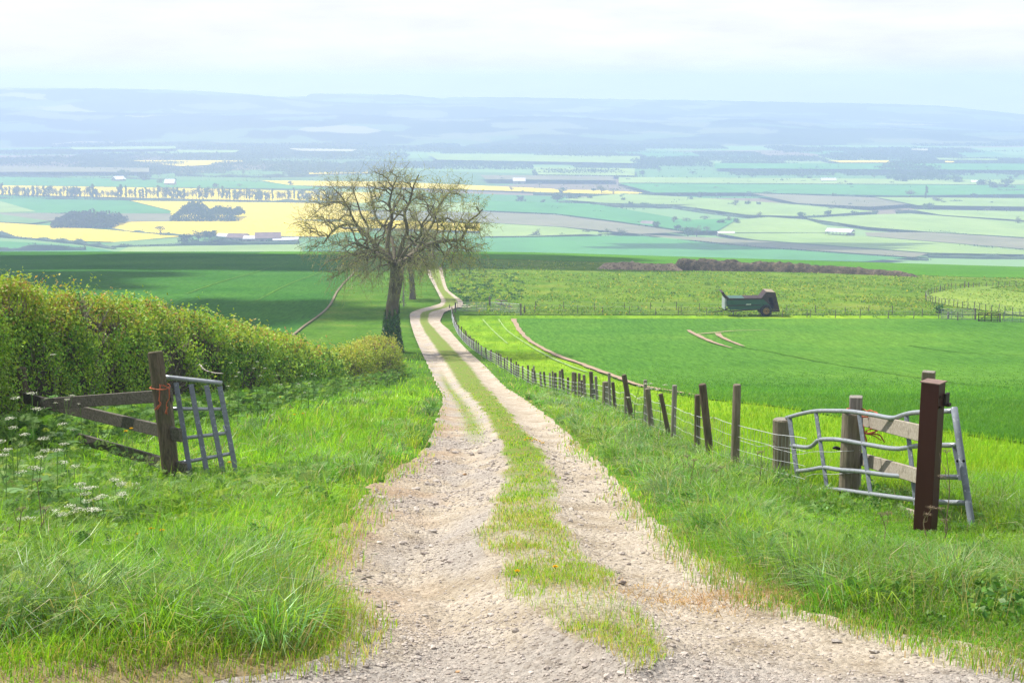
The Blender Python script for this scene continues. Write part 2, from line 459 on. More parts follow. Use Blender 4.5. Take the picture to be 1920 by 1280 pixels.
gcol = ramp(nt, noise(nt, v, 3., 4), [(.3, (.22, .19, .08)), (.6, (.14, .23, .04))])
base = mixc(nt, at_('green'), base, gcol)
pb = nd(nt, 'ShaderNodeBsdfPrincipled', {'Base Color': base, 'Roughness': .95, 'Specular IOR Level': .0})
h = math_(nt, 'ADD', math_(nt, 'MULTIPLY', vo1.outputs['Distance'], -1.2), math_(nt, 'MULTIPLY', noise(nt, v, 60., 4, .7), 1.2))
nt.links.new(nd(nt, 'ShaderNodeBump', {'Height': h, 'Strength': 1., 'Distance': .02}).outputs[0], pb.inputs['Normal'])
nt.links.new(pb.outputs[0], out.inputs[0])
trk = mk('track', np.stack([Xt, Yt, Zt], -1).reshape(-1, 3), [grid_faces(*Xt.shape)], m, smooth_=True,
         attrs={'green': green.ravel(), 'brown': brown.ravel(), 'grey': grey.ravel()})
tag(trk, 'pale stony farm track with two wheel ruts and a grass strip', kind='structure')

# ================================================================== near fields: draped sheets
def sheet(name, ys, lf, rf, nc, off, m, label, zf=zmacro):
    ys = np.asarray(ys, float); u = np.linspace(0, 1, nc)
    Y, Uu = np.meshgrid(ys, u, indexing='ij')
    X = lf(Y) + (rf(Y) - lf(Y)) * Uu
    o = mk(name, np.stack([X, Y, zf(X, Y) + off], -1).reshape(-1, 3), [grid_faces(*X.shape)], m, smooth_=True)
    return tag(o, label, kind='structure')

def cropmat(name, cols, sc=.05, rz=.0, rowscale=4., fine=(.55, .6, .5), bump=.5):
    m, nt, out = new_mat(name)
    v = coords(nt)
    c = ramp(nt, noise(nt, v, sc, 4, .6), [(.3, cols[0]), (.5, cols[1]), (.7, cols[2])])
    vr = nd(nt, 'ShaderNodeMapping', {'Vector': v, 'Rotation': (0, 0, rz), 'Scale': (rowscale, .12 * rowscale, 1)}).outputs[0]
    c = mixc(nt, .75, c, ramp(nt, noise(nt, vr, .8, 5, .7), [(.34, fine), (.62, (1.2, 1.15, 1.05))]), 'MULTIPLY')
    c = mixc(nt, .5, c, ramp(nt, noise(nt, v, .035, 4, .6), [(.35, (.72, .78, .8)), (.65, (1.25, 1.12, .95))]), 'MULTIPLY')
    c = mixc(nt, .75, c, ramp(nt, noise(nt, v, 5., 3, .7), [(.35, fine), (.6, (1.1, 1.1, 1.1))]), 'MULTIPLY')
    pb = nd(nt, 'ShaderNodeBsdfPrincipled', {'Base Color': c, 'Roughness': .95, 'Specular IOR Level': .0})
    nt.links.new(nd(nt, 'ShaderNodeBump', {'Height': noise(nt, v, 5., 4, .7), 'Strength': bump, 'Distance': .1}).outputs[0], pb.inputs['Normal'])
    nt.links.new(pb.outputs[0], out.inputs[0]); return m
M_crop = cropmat('young wheat', [(.060, .165, .028), (.08, .198, .032), (.105, .225, .036)], rz=.5)
M_cropL = cropmat('wheat of the far slope', [(.034, .122, .024), (.046, .145, .028), (.062, .165, .03)], rz=-.6, bump=.3)
M_far = cropmat('wheat beyond the heap', [(.06, .19, .02), (.075, .21, .022), (.09, .23, .027)], rz=.2, bump=.2)
M_soil = surf('bare pinkish soil', [(.22, .15, .10), (.30, .22, .15), (.26, .19, .12)], 1.5, bump=.4)
M_past = cropmat('rough pasture', [(.075, .155, .024), (.11, .19, .03), (.15, .205, .042)], sc=.13, rowscale=.7, fine=(.6, .68, .5))
M_padd = cropmat('grazed paddock', [(.15, .23, .05), (.18, .26, .06), (.2, .27, .08)], sc=.12, rowscale=.5, fine=(.75, .8, .7))
M_head = cropmat('sunny headland grass', [(.13, .27, .02), (.17, .31, .022), (.21, .33, .03)], sc=.2, rowscale=1.2)

yc = np.concatenate([np.arange(17, 60, .35), np.arange(60, 150.5, .8)])
sheet('wheat_field', yc, lambda y: crop_x(y), lambda y: np.maximum(.62 * y + 6, crop_x(y) + 1), 220, .10, M_crop, 'dark green field of young wheat filling the hollow right of the track')
yh = np.concatenate([np.arange(19, 60, .35), np.arange(60, 153.5, .8)])
sheet('headland', yh, lambda y: fence_x(y) + .15 + .6 * smooth(140, 150, y), lambda y: np.minimum(crop_x(np.minimum(y, 150.3)), 400), 60, .05, M_head, 'yellow green strip of grass between wire fence and wheat', zf=lambda x, y: zg(x, y))
sheet('headland', np.arange(150.6, 155, .5), lambda y: fence_x(y) + .8, lambda y: .62 * y + 6, 90, .06, M_head, 'narrow yellow green strip along the far edge of the wheat')
bnd = pchip([130, 143, 158, 196, 260, 340, 460], [-21, -21.7, -22, -25, -29.5, -34.5, -42])
yl = np.concatenate([np.arange(118, 300, 1.2), np.arange(300, 460, 2.)])
sheet('wheat_field', yl, lambda y: -.62 * y - 8, bnd, 160, .10, M_cropL, 'dark green wheat field on the far slope left of the tree')
sheet('soil_strip', np.arange(125, 300, 1.2), lambda y: bnd(y), lambda y: bnd(y) + .28, 5, .13, surf('dull brown soil', [(.13, .11, .06), (.19, .155, .09)], 1.5), 'thin bare brown edge beside the left wheat field')
sheet('pasture', np.arange(155.4, 330, 1.1), lambda y: np.where(y < 163, -5.5 + 0 * y, fxr(np.minimum(y, DEND - 1)) + .8), lambda y: .62 * y + 6, 150, .07, M_past, 'rough tussocky pasture round the muck spreader')
farlo = pchip([-20, -10, 30, 52, 78, 92, 160, 200], [318, 312, 303, 297, 268, 252, 240, 236])
xs_ = np.linspace(-60, 200, 150)
Xf, Kf = np.meshgrid(xs_, np.linspace(0, 1, 70), indexing='ij')
Yf = farlo(np.clip(Xf, -20, 200)) + np.clip(-Xf - 20, 0, 99) * .4 ; Yf = Yf + (460 - Yf) * Kf
Xf = Xf * (1 + (Yf - 300) * .0012)
o = mk('wheat_field', np.stack([Xf, Yf, zmacro(Xf, Yf) + .14], -1).reshape(-1, 3), [grid_faces(*Xf.shape)], M_far, smooth_=True)
tag(o, 'bright green wheat on the brow beyond the manure heap', kind='structure')

def ribbon(name, pts, off, m, label, zf=zmacro, kind='structure'):
    """pts: (px, py, width in px) laid on the hillside"""
    Q = np.array([at(a, b) for a, b, _ in pts]); wd = np.array([c * q[1] / F for (a, b, c), q in zip(pts, Q)])
    s = np.concatenate([[0], np.cumsum(np.linalg.norm(np.diff(Q[:, :2], axis=0), axis=1))])
    k = max(12, int(s[-1] / .6)); ss = np.linspace(0, s[-1], k)
    fx, fy, fw = pchip(s, Q[:, 0]), pchip(s, Q[:, 1]), pchip(s, wd)
    x, y, w_ = fx(ss), fy(ss), fw(ss)
    t = np.stack([np.gradient(x), np.gradient(y)], 1); t /= np.linalg.norm(t, axis=1, keepdims=True) + 1e-9
    nrm = np.stack([-t[:, 1], t[:, 0]], 1)
    w_ = w_ * (1 + .5 * vnoise(ss / 1.2, ss * 0, 5)); mid = .3 * vnoise(ss / 2., ss * 0 + 9, 6)
    cs = np.linspace(-.5, .5, 5)
    X = x[:, None] + nrm[:, :1] * (cs[None] + mid[:, None] * .6) * w_[:, None]
    Y = y[:, None] + nrm[:, 1:] * (cs[None] + mid[:, None] * .6) * w_[:, None]
    o = mk(name, np.stack([X, Y, zf(X, Y) + off], -1).reshape(-1, 3), [grid_faces(k, 5)], m, smooth_=True)
    return tag(o, label, kind=kind)
ribbon('soil_strip', [(963, 600, 9), (970, 615, 10), (985, 634, 9), (1040, 667, 11), (1100, 689, 13), (1165, 714, 13), (1215, 730, 14), (1300, 746, 9)], .16, M_soil, 'bare pinkish soil strip along the near edge of the wheat')
ribbon('wheel_mark', [(1290, 622, 6), (1312, 634, 12), (1345, 648, 8), (1372, 656, 4)], .20, M_soil, 'bare curved wheel mark worn into the wheat, left branch')
ribbon('wheel_mark', [(1300, 630, 6), (1335, 627, 8), (1385, 623, 5), (1440, 622, 3)], .20, M_soil, 'bare wheel mark curving away across the wheat, upper branch')
ribbon('wheel_mark', [(1345, 628, 10), (1358, 638, 10), (1395, 653, 6)], .20, M_soil, 'short bare wheel mark joining the two branches in the wheat')
M_tram = cropmat('thin wheat', [(.07, .185, .03), (.09, .205, .035), (.11, .215, .04)], sc=.3)
ribbon('tramline', [(1372, 652, 4), (1430, 660, 5), (1530, 680, 6), (1660, 702, 7), (1790, 722, 7), (1925, 738, 8)], .30, M_tram, 'thin pale tractor line running right across the wheat')
ribbon('tramline', [(1700, 650, 5), (1800, 663, 7), (1925, 668, 8)], .30, M_tram, 'short pale line in the wheat at the right')
M_pale = surf('flattened pale grass', [(.17, .29, .06), (.23, .33, .11)], 1.)
ribbon('wheel_mark', [(905, 600, 2.5), (925, 622, 3), (952, 646, 3)], .12, M_pale, 'faint pale wheel mark in the headland grass near the fence')
ribbon('wheel_mark', [(935, 600, 3), (948, 618, 3), (985, 645, 4), (1040, 676, 6), (1100, 700, 6)], .12, M_pale, 'faint pale wheel mark beside the bare soil strip')
ribbon('field_line', [(350, 552, 4), (420, 528, 4), (500, 505, 3), (540, 492, 2)], .16, M_tram, 'pale tractor line climbing the left wheat field')
ribbon('field_line', [(480, 566, 4), (540, 535, 4), (600, 512, 3)], .16, M_tram, 'second faint tractor line in the left wheat field')
M_dirt = surf('pale dirt', [(.40, .32, .24), (.52, .44, .35)], 1.2)
ribbon('side_track', [(838, 577, 8), (870, 577, 7), (900, 580, 4), (935, 581, 3), (985, 580, 2)], .13, M_dirt, 'pale worn dirt leading off to the metal gates')
ribbon('side_track', [(860, 572, 4), (885, 575, 4), (915, 576, 2)], .13, M_dirt, 'second pale rut swinging towards the metal gates')

# ================================================================== vale fields
def mfield(name, cols, sc=.012, rz=.3):
    m, nt, out = new_mat(name); v = coords(nt, (1, .25, 1), rz=rz)
    c = ramp(nt, noise(nt, v, sc, 5, .6), [(.3, cols[0]), (.7, cols[1])])
    v3 = coords(nt, (1, 1, 1), rz=rz + .5)
    c = mixc(nt, .6, c, ramp(nt, noise(nt, v3, .02, 6, .7), [(.3, (.62, .66, .6)), (.55, (1, 1, 1)), (.75, (1.15, 1.1, 1.05))]), 'MULTIPLY')
    wv = nd(nt, 'ShaderNodeTexWave', {'Vector': v3, 'Scale': .035, 'Distortion': 1.5, 'Detail': 1.}).outputs['Fac']
    c = mixc(nt, .5, c, ramp(nt, wv, [(.0, (.72, .74, .7)), (.09, (1, 1, 1))]), 'MULTIPLY')
    nt.links.new(nd(nt, 'ShaderNodeBsdfPrincipled', {'Base Color': c, 'Roughness': .95, 'Specular IOR Level': .0}).outputs[0], out.inputs[0]); return m
VF = {'y': mfield('oilseed rape in flower', [(.72, .53, .01), (.8, .6, .015)]), 'g': mfield('vale wheat', [(.06, .21, .05), (.08, .25, .06)]),
      'p': mfield('vale pasture', [(.21, .31, .08), (.27, .36, .10)]), 'b': mfield('ploughed vale land', [(.185, .175, .105), (.225, .21, .13)]),
      'd': mfield('dull vale pasture', [(.12, .22, .07), (.17, .27, .09)]), 'w': mfield('bleached stubble', [(.38, .36, .22), (.45, .42, .28)])}
VN = {'y': ('rapeseed_field', 'yellow field of flowering rape'), 'g': ('wheat_field', 'green field'), 'p': ('grass_field', 'pale green field'), 'b': ('ploughed_field', 'bare mauve brown field'), 'd': ('grass_field', 'dull green field'), 'w': ('stubble_field', 'pale bleached field')}
FIELDS = [
 ('p', [(220, 474), (570, 474), (560, 459), (240, 464)]), ('g', [(-60, 451), (-60, 473), (215, 473), (165, 464), (60, 456)]),
 ('y', [(-60, 414), (0, 418), (95, 425), (212, 433), (345, 444), (215, 455), (120, 452), (-60, 438)]), ('d', [(215, 455), (345, 446), (345, 458), (190, 464)]),
 ('y', [(205, 417), (545, 414), (640, 418), (700, 426), (655, 447), (420, 442), (345, 443), (212, 432)]), ('y', [(245, 378), (700, 384), (760, 388), (690, 412), (450, 416), (319, 416), (319, 396)]),
 ('g', [(-60, 366), (0, 368), (240, 378), (322, 398), (318, 402), (0, 402), (-60, 402)]), ('b', [(-60, 399), (0, 401), (320, 403), (320, 417), (208, 418), (90, 416), (-60, 402)]),
 ('p', [(-60, 376), (0, 379), (68, 399), (0, 401), (-60, 400)]), ('d', [(-60, 402), (0, 404), (92, 417), (60, 422), (-60, 416)]),
 ('y', [(-60, 350), (0, 350), (330, 355), (720, 364), (690, 383), (575, 381), (0, 367), (-60, 366)]), ('g', [(-60, 333), (220, 337), (490, 343), (640, 358), (330, 354), (-60, 349)]),
 ('y', [(490, 341), (600, 342), (730, 343), (1040, 357), (1040, 364), (900, 359), (700, 353), (545, 350)]), ('y', [(575, 322), (690, 320), (690, 327), (580, 329)]),
 ('y', [(180, 303), (455, 303), (458, 306), (370, 313), (340, 314), (250, 306)]), ('y', [(1036, 359), (1130, 360), (1228, 366), (1130, 367), (1040, 364)]),
 ('y', [(640, 414), (900, 423), (900, 438), (640, 430)]), ('p', [(660, 384), (920, 384), (930, 404), (800, 400), (640, 396)]), ('g', [(640, 440), (920, 450), (930, 476), (570, 476), (575, 462)]), ('b', [(690, 400), (920, 404), (930, 422), (720, 416)]),
 ('g', [(900, 452), (1160, 448), (1210, 449), (1410, 470), (1700, 490), (1620, 497), (900, 480)]), ('b', [(1200, 446), (1345, 452), (1740, 482), (1715, 489), (1410, 468)]),
 ('p', [(1345, 444), (1535, 443), (1620, 449), (1925, 475), (1960, 485), (1745, 481), (1415, 456)]), ('b', [(1622, 442), (1740, 442), (1990, 458), (1990, 478), (1925, 474), (1625, 449)]),
 ('p', [(1512, 415), (1640, 408), (1705, 406), (1990, 428), (1990, 456), (1740, 441), (1625, 432)]), ('p', [(1345, 428), (1385, 418), (1440, 413), (1512, 418), (1550, 430), (1550, 443), (1345, 443)]),
 ('b', [(900, 403), (1040, 409), (1165, 425), (1285, 442), (1200, 446), (1050, 432), (900, 423)]), ('p', [(900, 424), (1050, 433), (1150, 445), (1000, 450), (900, 451)]),
 ('g', [(900, 382), (1110, 388), (1265, 415), (1285, 420), (1165, 423), (1040, 407), (900, 401)]), ('p', [(1052, 380), (1165, 369), (1282, 375), (1488, 389), (1312, 391), (1135, 387)]),
 ('p', [(1272, 392), (1345, 390), (1492, 390), (1640, 403), (1510, 413), (1400, 410)]), ('g', [(1165, 424), (1385, 417), (1345, 441), (1287, 441)]),
 ('b', [(1410, 369), (1692, 379), (1725, 388), (1632, 395), (1495, 388)]), ('p', [(1705, 400), (1990, 405), (1990, 426), (1765, 411)]),
 ('g', [(1160, 350), (1990, 354), (1990, 370), (1680, 374), (1410, 368), (1225, 368)]), ('p', [(1160, 338), (1990, 344), (1990, 353), (1160, 349)]), ('y', [(1553, 306), (1666, 306), (1668, 310), (1575, 310)]),
 ('y', [(1772, 307), (1790, 308), (1786, 310), (1772, 310)]), ('p', [(1755, 301), (1870, 303), (1870, 306), (1760, 305)]), ('p', [(800, 293), (1200, 298), (1200, 312), (820, 305)]), ('p', [(1000, 320), (1190, 322), (1190, 336), (1010, 334)]),
 ('g', [(1340, 312), (1990, 313), (1990, 326), (1340, 322)]), ('p', [(1640, 378), (1990, 381), (1990, 398), (1720, 394)]), ('w', [(540, 283), (670, 285), (660, 289), (560, 288)]), ('p', [(130, 281), (330, 279), (330, 284), (140, 286)]),
 ('w', [(1710, 284), (1740, 284), (1738, 288), (1708, 287)]), ('p', [(330, 287), (450, 287), (440, 292), (340, 292)]), ('b', [(900, 336), (1150, 338), (1150, 346), (910, 344)]), ('b', [(-60, 318), (280, 322), (280, 330), (-60, 330)])]
fmesh = {}
for i, (k, poly) in enumerate(FIELDS):
    q = np.array([vale(a, b) for a, b in poly]); q[:, 2] += .5 + .12 * i
    o = mk(VN[k][0], q, [np.array([list(range(len(q)))])], VF[k])
    c = q.mean(0); pxm = sum(a for a, _ in poly) / len(poly); pym = sum(b for _, b in poly) / len(poly)
    tag(o, VN[k][1] + ' lying flat in the hazy vale', kind='structure')

# ================================================================== hills on the skyline
r1 = pchip([-700, 0, 60, 250, 350, 470, 520, 580, 585, 750, 835, 840, 960, 1150, 1280, 1450, 1650, 1760, 1850, 1920, 2600], [165, 165, 165, 167, 170, 177, 181, 181.5, 176, 178, 184.5, 182.5, 183, 186, 188, 191, 195, 199, 208, 215, 250])
r2 = pchip([-700, 0, 250, 470, 640, 900, 1000, 1200, 1500, 1920, 2600], [168, 166, 168, 179, 192, 197, 208, 214, 222, 236, 250])
r3 = pchip([-700, 0, 250, 640, 800, 1000, 1250, 1400, 1600, 1920, 2600], [200, 205, 212, 214, 222, 218, 226, 224, 236, 246, 255])
def ridge(name, D0, D1, f, seed, m, label, rough):
    pxs = np.linspace(-340, 2260, 420); k = np.linspace(0, 1, 60)
    PX, K = np.meshgrid(pxs, k, indexing='ij')
    Dd = D0 + (D1 - D0) * K
    X0 = np.array([XS(p, 200)[0] for p in pxs])[:, None] * D1
    top = EYE - np.array([XS(p, y)[1] for p, y in zip(pxs, f(pxs))]) * D1
    top = top + .5 * rough * vnoise(pxs / 9, pxs * 0, seed)
    Zz = VALE - 3 + (top[:, None] - VALE + 3) * smooth(0, 1, K) + 9 * fbm(X0 / 500 + seed, Dd / 500, seed, 4) * (smooth(0, .3, K) - smooth(.7, 1, K))
    V = np.stack([X0 + 0 * K, Dd, Zz], -1)
    back = V[:, -1:, :].copy(); back[..., 1] += 200; back[..., 2] -= 60
    V = np.concatenate([V, back], 1)
    o = mk(name, V.reshape(-1, 3), [grid_faces(V.shape[0], V.shape[1])[:, ::-1]], m, smooth_=True)
    tag(o, label, kind='structure')
def hillmat(name, seed):
    m, nt, out = new_mat(name); v0 = coords(nt); nz_ = nd(nt, 'ShaderNodeTexNoise', {'Vector': v0, 'Scale': .009, 'Detail': 5}).outputs['Color']
    v1 = nd(nt, 'ShaderNodeVectorMath', {0: nz_, 1: (150., 150., 0.)}, operation='MULTIPLY').outputs[0]
    v2 = nd(nt, 'ShaderNodeVectorMath', {0: v0, 1: v1}, operation='ADD').outputs[0]
    v = nd(nt, 'ShaderNodeMapping', {'Vector': v2, 'Scale': (1 / 170, 1 / 75, 0)}).outputs[0]
    vo = nd(nt, 'ShaderNodeTexVoronoi', {'Vector': nd(nt, 'ShaderNodeMapping', {'Vector': v, 'Location': (seed, seed, 0)}).outputs[0], 'Scale': 1.})
    r_ = nd(nt, 'ShaderNodeSeparateColor', {0: vo.outputs['Color']}).outputs[0]
    c = ramp(nt, r_, [(0, (.022, .042, .022)), (.28, (.10, .155, .055)), (.45, (.022, .042, .022)), (.68, (.14, .16, .07)), (.8, (.04, .065, .03)), (.97, (.27, .26, .14))]); c.node.color_ramp.interpolation = 'CONSTANT'
    nt.links.new(nd(nt, 'ShaderNodeBsdfPrincipled', {'Base Color': c, 'Roughness': .95, 'Specular IOR Level': .0}).outputs[0], out.inputs[0]); return m
ridge('hills', 4150, 4950, r1, 3, hillmat('far hills', 3), 'long faint blue hills closing the horizon', 5)
ridge('hills', 3600, 4250, r2, 5, hillmat('nearer hills', 7), 'wooded blue spur in front of the far hills', 6)
ridge('hills', 3050, 3650, r3, 9, hillmat('low hills', 1), 'low hazy rise at the far side of the vale', 5)
# ================================================================== grass
M_grass = leafmat('grass blades', trans=.5, rough=.5, spec=.15, tint=(1.45, 1.3, .6))
M_leaf = leafmat('hedge leaves', trans=.42, rough=.55, spec=.15, tint=(1.35, 1.2, .6))
M_hleaf = leafmat('hawthorn leaves', trans=.30, rough=.5, spec=.2, tint=(1.35, 1.2, .6))

def blades(name, B, H, Wd, C, lean, label, az=None, kind='stuff', mat_=None):
    n = len(B)
    a = rng.uniform(0, 2 * math.pi, n) if az is None else az
    L = H * lean
    d = np.stack([np.cos(a), np.sin(a), np.zeros(n)], 1)
    f = rng.uniform(0, 2 * math.pi, n)
    s = np.stack([np.cos(f), np.sin(f), np.zeros(n)], 1) * (Wd / 2)[:, None]
    up = np.array([0, 0, 1.])
    b = B - up * .02
    mid = B + up * (H * .58)[:, None] + d * (L * .32)[:, None]
    tip = B + up * (H * np.clip(1 - .35 * lean ** 2, .3, 1))[:, None] + d * L[:, None]
    V = np.stack([b - s, b + s, mid + s * .8, mid - s * .8, tip], 1).reshape(-1, 3)
    k = np.arange(n)[:, None] * 5
    q = k + np.array([[0, 1, 2, 3]]); t = k + np.array([[3, 2, 4]])
    cc = np.repeat(C, 5, 0)
    o = mk(name, V, [q, t], mat_ or M_grass, col=cc)
    return tag(o, label, kind=kind)

M_coarse = leafmat('coarse glossy grass', trans=.35, rough=.4, spec=.35)
def scatter(n, D0, D1, kx=.46, pw=1.0):
    u = rng.uniform(0, 1, n)
    y = 1 / (1 / D1 + (1 / D0 - 1 / D1) * u)
    x = rng.uniform(-1, 1, n) * (kx * y + .5)
    return x, y
def palette(n, cols, wts, jit=.12, x=None, y=None, seed=0):
    """random pick of colours, patchy in space"""
    cols = np.array(cols); wts = np.array(wts, float) / sum(wts)
    if x is None: r = rng.uniform(0, 1, n)
    else: r = np.clip(rng.uniform(0, 1, n) * .55 + .45 * (.5 + .75 * fbm(x / 1.1, y / 1.6, seed, 3)), 0, .999)
    i = np.searchsorted(np.cumsum(wts), r); i = np.minimum(i, len(cols) - 1)
    return np.clip(cols[i] * (1 + rng.normal(0, jit, (n, 1))) * (1 + rng.normal(0, jit * .4, (n, 3))), .004, .9)
HEDGE_IN = -7.9
def low(x, y):
    k = 1.
    for (x0, y0, rx, ry, a) in ((-4.3, 16.6, 1.5, 1.5, .68), (3.45, 11.3, 1.2, 1.5, .85), (-2.95, 11.3, .75, 1.2, .65), (3.3, 14.4, .9, 2., .6), (3.55, 12.7, .75, 1.3, .95), (-4.0, 15.4, 1.3, 1., .4)):
        k = k * (1 - a * np.exp(-((x - x0) / rx) ** 2 - ((y - y0) / ry) ** 2))
    return k
def tone(x, y, s=0): return (1 + .55 * np.clip(fbm(x / 1.6, y / 2.2, 81 + s, 3), -.6, .6) + .25 * vnoise(x / .35, y / .45, 85 + s))[:, None]
G_BR, G_MID, G_DK, G_YL, G_DRY, G_BLUE = (.22, .44, .025), (.15, .36, .024), (.07, .19, .022), (.31, .46, .03), (.42, .37, .21), (.22, .33, .14)
NG = 620000
x, y = scatter(NG, 4.6, 120)
xl, xr = fxl(y), fxr(y)
dl, dr = xl - x, x - xr
edge = np.minimum(np.abs(dl), np.abs(dr))
wob = .24 * fbm(x / .45, y / .45, 91, 5) + .42 * vnoise(x / 1.9, y / 1.9, 95)
lod = np.maximum(.0042, .00042 * y)
# --- left verge
k = (dl > -.34 + wob) & (x > HEDGE_IN - np.where(y < 17, 9, 0))
near_edge = smooth(-.35, 1.0, dl - wob)
front = smooth(6.6, 8.2, y + wob)
p = near_edge ** .6 * (.25 + .75 * smooth(6.1, 7.4, y + wob))
k &= rng.uniform(0, 1, NG) < p
xx, yy, ne, fr = x[k], y[k], near_edge[k], front[k]; n = len(xx)
H = (.04 + .21 * ne * (.35 + .65 * fr)) * (1 + 1.1 * fbm(xx / 1.2, yy / 1.2, 21, 3)) * rng.choice([.6, .9, 1.1, 1.4, 1.9], n, p=[.2, .3, .28, .16, .06])
C = palette(n, [G_DK, G_MID, G_BR, G_BR, G_YL], [.12, .3, .34, .1, .14], x=xx, y=yy, seed=4)
dry = rng.uniform(0, 1, n) < (.03 + .55 * (1 - ne) + .22 * (1 - fr))
C[dry] = palette(dry.sum(), [G_DRY, (.30, .31, .12), (.26, .32, .07)], [.4, .3, .3])
H = H * low(xx, yy); C = np.clip(C * tone(xx, yy), .01, .9)
blades('verge_grass', np.stack([xx, yy, zg(xx, yy)], 1), H, lod[k] * rng.uniform(.7, 1.7, n), C, rng.uniform(.15, 1.25, n), 'long bright grass on the bank left of the track', az=rng.normal(-.5, 1.5, n))
# --- right verge up to the fence
k = (dr > -.34 + wob) & (x < fence_x(y) + .5 + np.where(y < 17, 99, 0))
near_edge = smooth(-.35, .85, dr - wob)
k &= rng.uniform(0, 1, NG) < near_edge ** .6
xx, yy, ne = x[k], y[k], near_edge[k]; n = len(xx)
fr = smooth(7.0, 9, yy)
clump = fbm(xx / .8, yy / .8, 25, 3)
H = (.04 + .20 * ne * (.4 + .6 * fr)) * (1 + 1.3 * clump) * rng.uniform(.6, 1.4, n)
C = palette(n, [G_DK, G_MID, G_BLUE, G_BR, G_YL], [.14, .3, .16, .26, .14], x=xx, y=yy, seed=14)
dry = rng.uniform(0, 1, n) < (.03 + .5 * (1 - ne))
C[dry] = palette(dry.sum(), [G_DRY, (.30, .31, .13), (.26, .31, .08)], [.45, .3, .25])
H = H * low(xx, yy); C = np.clip(C * tone(xx, yy), .01, .9)
blades('verge_grass', np.stack([xx, yy, zg(xx, yy)], 1), H, lod[k] * rng.uniform(.7, 1.8, n), C, rng.uniform(.2, 1.35, n), 'rough tussocky grass between the track and the wire fence')
# --- strip in the middle of the track
x, y = scatter(330000, 5.6, 95, kx=.16)
g = greenmask(x, y, stripwob(x, y))
k = (rng.uniform(0, 1, len(x)) < g * 1.1 * np.clip(.26 + .36 * smooth(8, 20, y) + 1.5 * fbm(x / .5, y / .6, 63, 4), .10, 1)) & inside_track(x, y)
xx, yy = x[k], y[k]; n = len(xx)
H = .046 * (1 + .8 * fbm(xx / .5, yy / .5, 26, 3)) * rng.uniform(.5, 1.5, n)
C = palette(n, [G_MID, G_BR, G_DK, G_YL, G_DRY], [.26, .2, .08, .18, .42], x=xx, y=yy, seed=24)
dr_ = rng.uniform(0, 1, n) < .35 * (1 - smooth(8, 16, yy)); C[dr_] = palette(dr_.sum(), [G_DRY, (.3, .3, .14)], [1, 1])
blades('strip_grass', np.stack([xx, yy, ztrack(xx, yy)], 1), H, np.maximum(.0035, .0004 * yy) * rng.uniform(.7, 1.6, n), C, rng.uniform(.3, 1.2, n), 'short worn grass growing along the middle of the track')
# --- headland between fence and wheat
x, y = scatter(230000, 12, 150)
k = (x > fence_x(y) + np.where(y < 16, .8, .1)) & (x < crop_x(y) - .1 + .25 * fbm(x, y, 5, 2))
xx, yy = x[k], y[k]; n = len(xx)
H = .20 * (1 + .5 * fbm(xx / 2, yy / 2, 27, 3)) * rng.uniform(.6, 1.3, n)
C = palette(n, [(.16, .34, .02), (.20, .38, .022), (.26, .40, .03), (.10, .25, .025)], [.35, .3, .2, .15], x=xx, y=yy, seed=34)
blades('headland_grass', np.stack([xx, yy, zg(xx, yy)], 1), H, np.maximum(.006, .00045 * yy) * rng.uniform(.7, 1.6, n), C, rng.uniform(.1, .7, n), 'sunlit yellow green grass beyond the wire fence')
# --- wheat
x, y = scatter(400000, 20, 112)
k = (x > crop_x(y) + .15 * fbm(x, y, 6, 2)) & (np.abs(x - crop_x(y)) > np.where(y > 70, .3, 0))
xx, yy = x[k], y[k]; n = len(xx)
k = rng.uniform(0, 1, len(xx)) > smooth(60, 112, yy); xx, yy = xx[k], yy[k]; n = len(xx)
H = (.22 - .12 * smooth(40, 100, yy)) * (1 + .3 * fbm(xx / 4, yy / 4, 28, 3)) * rng.uniform(.75, 1.2, n)
C = palette(n, [(.075, .23, .03), (.10, .265, .034), (.13, .295, .038), (.17, .33, .05)], [.3, .36, .24, .1], jit=.05, x=xx / 6, y=yy / 6, seed=44) * (1 + .35 * fbm(xx / 14, yy / 20, 47, 3))[:, None]
blades('wheat_blades', np.stack([xx, yy, zmacro(xx, yy) + .05], 1), H, np.maximum(.008, .0006 * yy) * rng.uniform(.7, 1.5, n), C, rng.uniform(.1, .8, n), 'dense blue green wheat leaves in the right hand field')
# --- tufts on the far pasture
x, y = scatter(60000, 155, 330, kx=.42)
k = (x > np.where(y < 163, -4, fxr(np.minimum(y, DEND - 1)) + .8)) & (y < farlo(np.clip(x, -20, 200)) - 3) & (fbm(x / 6, y / 9, 51, 3) + rng.uniform(-.4, .4, len(x)) > 0)
xx, yy = x[k], y[k]; n = len(xx)
H = rng.uniform(.1, .3, n)
C = palette(n, [(.11, .22, .035), (.15, .28, .045), (.2, .29, .06), (.32, .34, .06)], [.3, .35, .25, .1])
blades('pasture_tufts', np.stack([xx, yy, zmacro(xx, yy) + .07], 1), H, .0011 * yy * rng.uniform(.7, 1.6, n), C, rng.uniform(.1, .9, n), 'small tufts over the rough pasture behind the wheat')

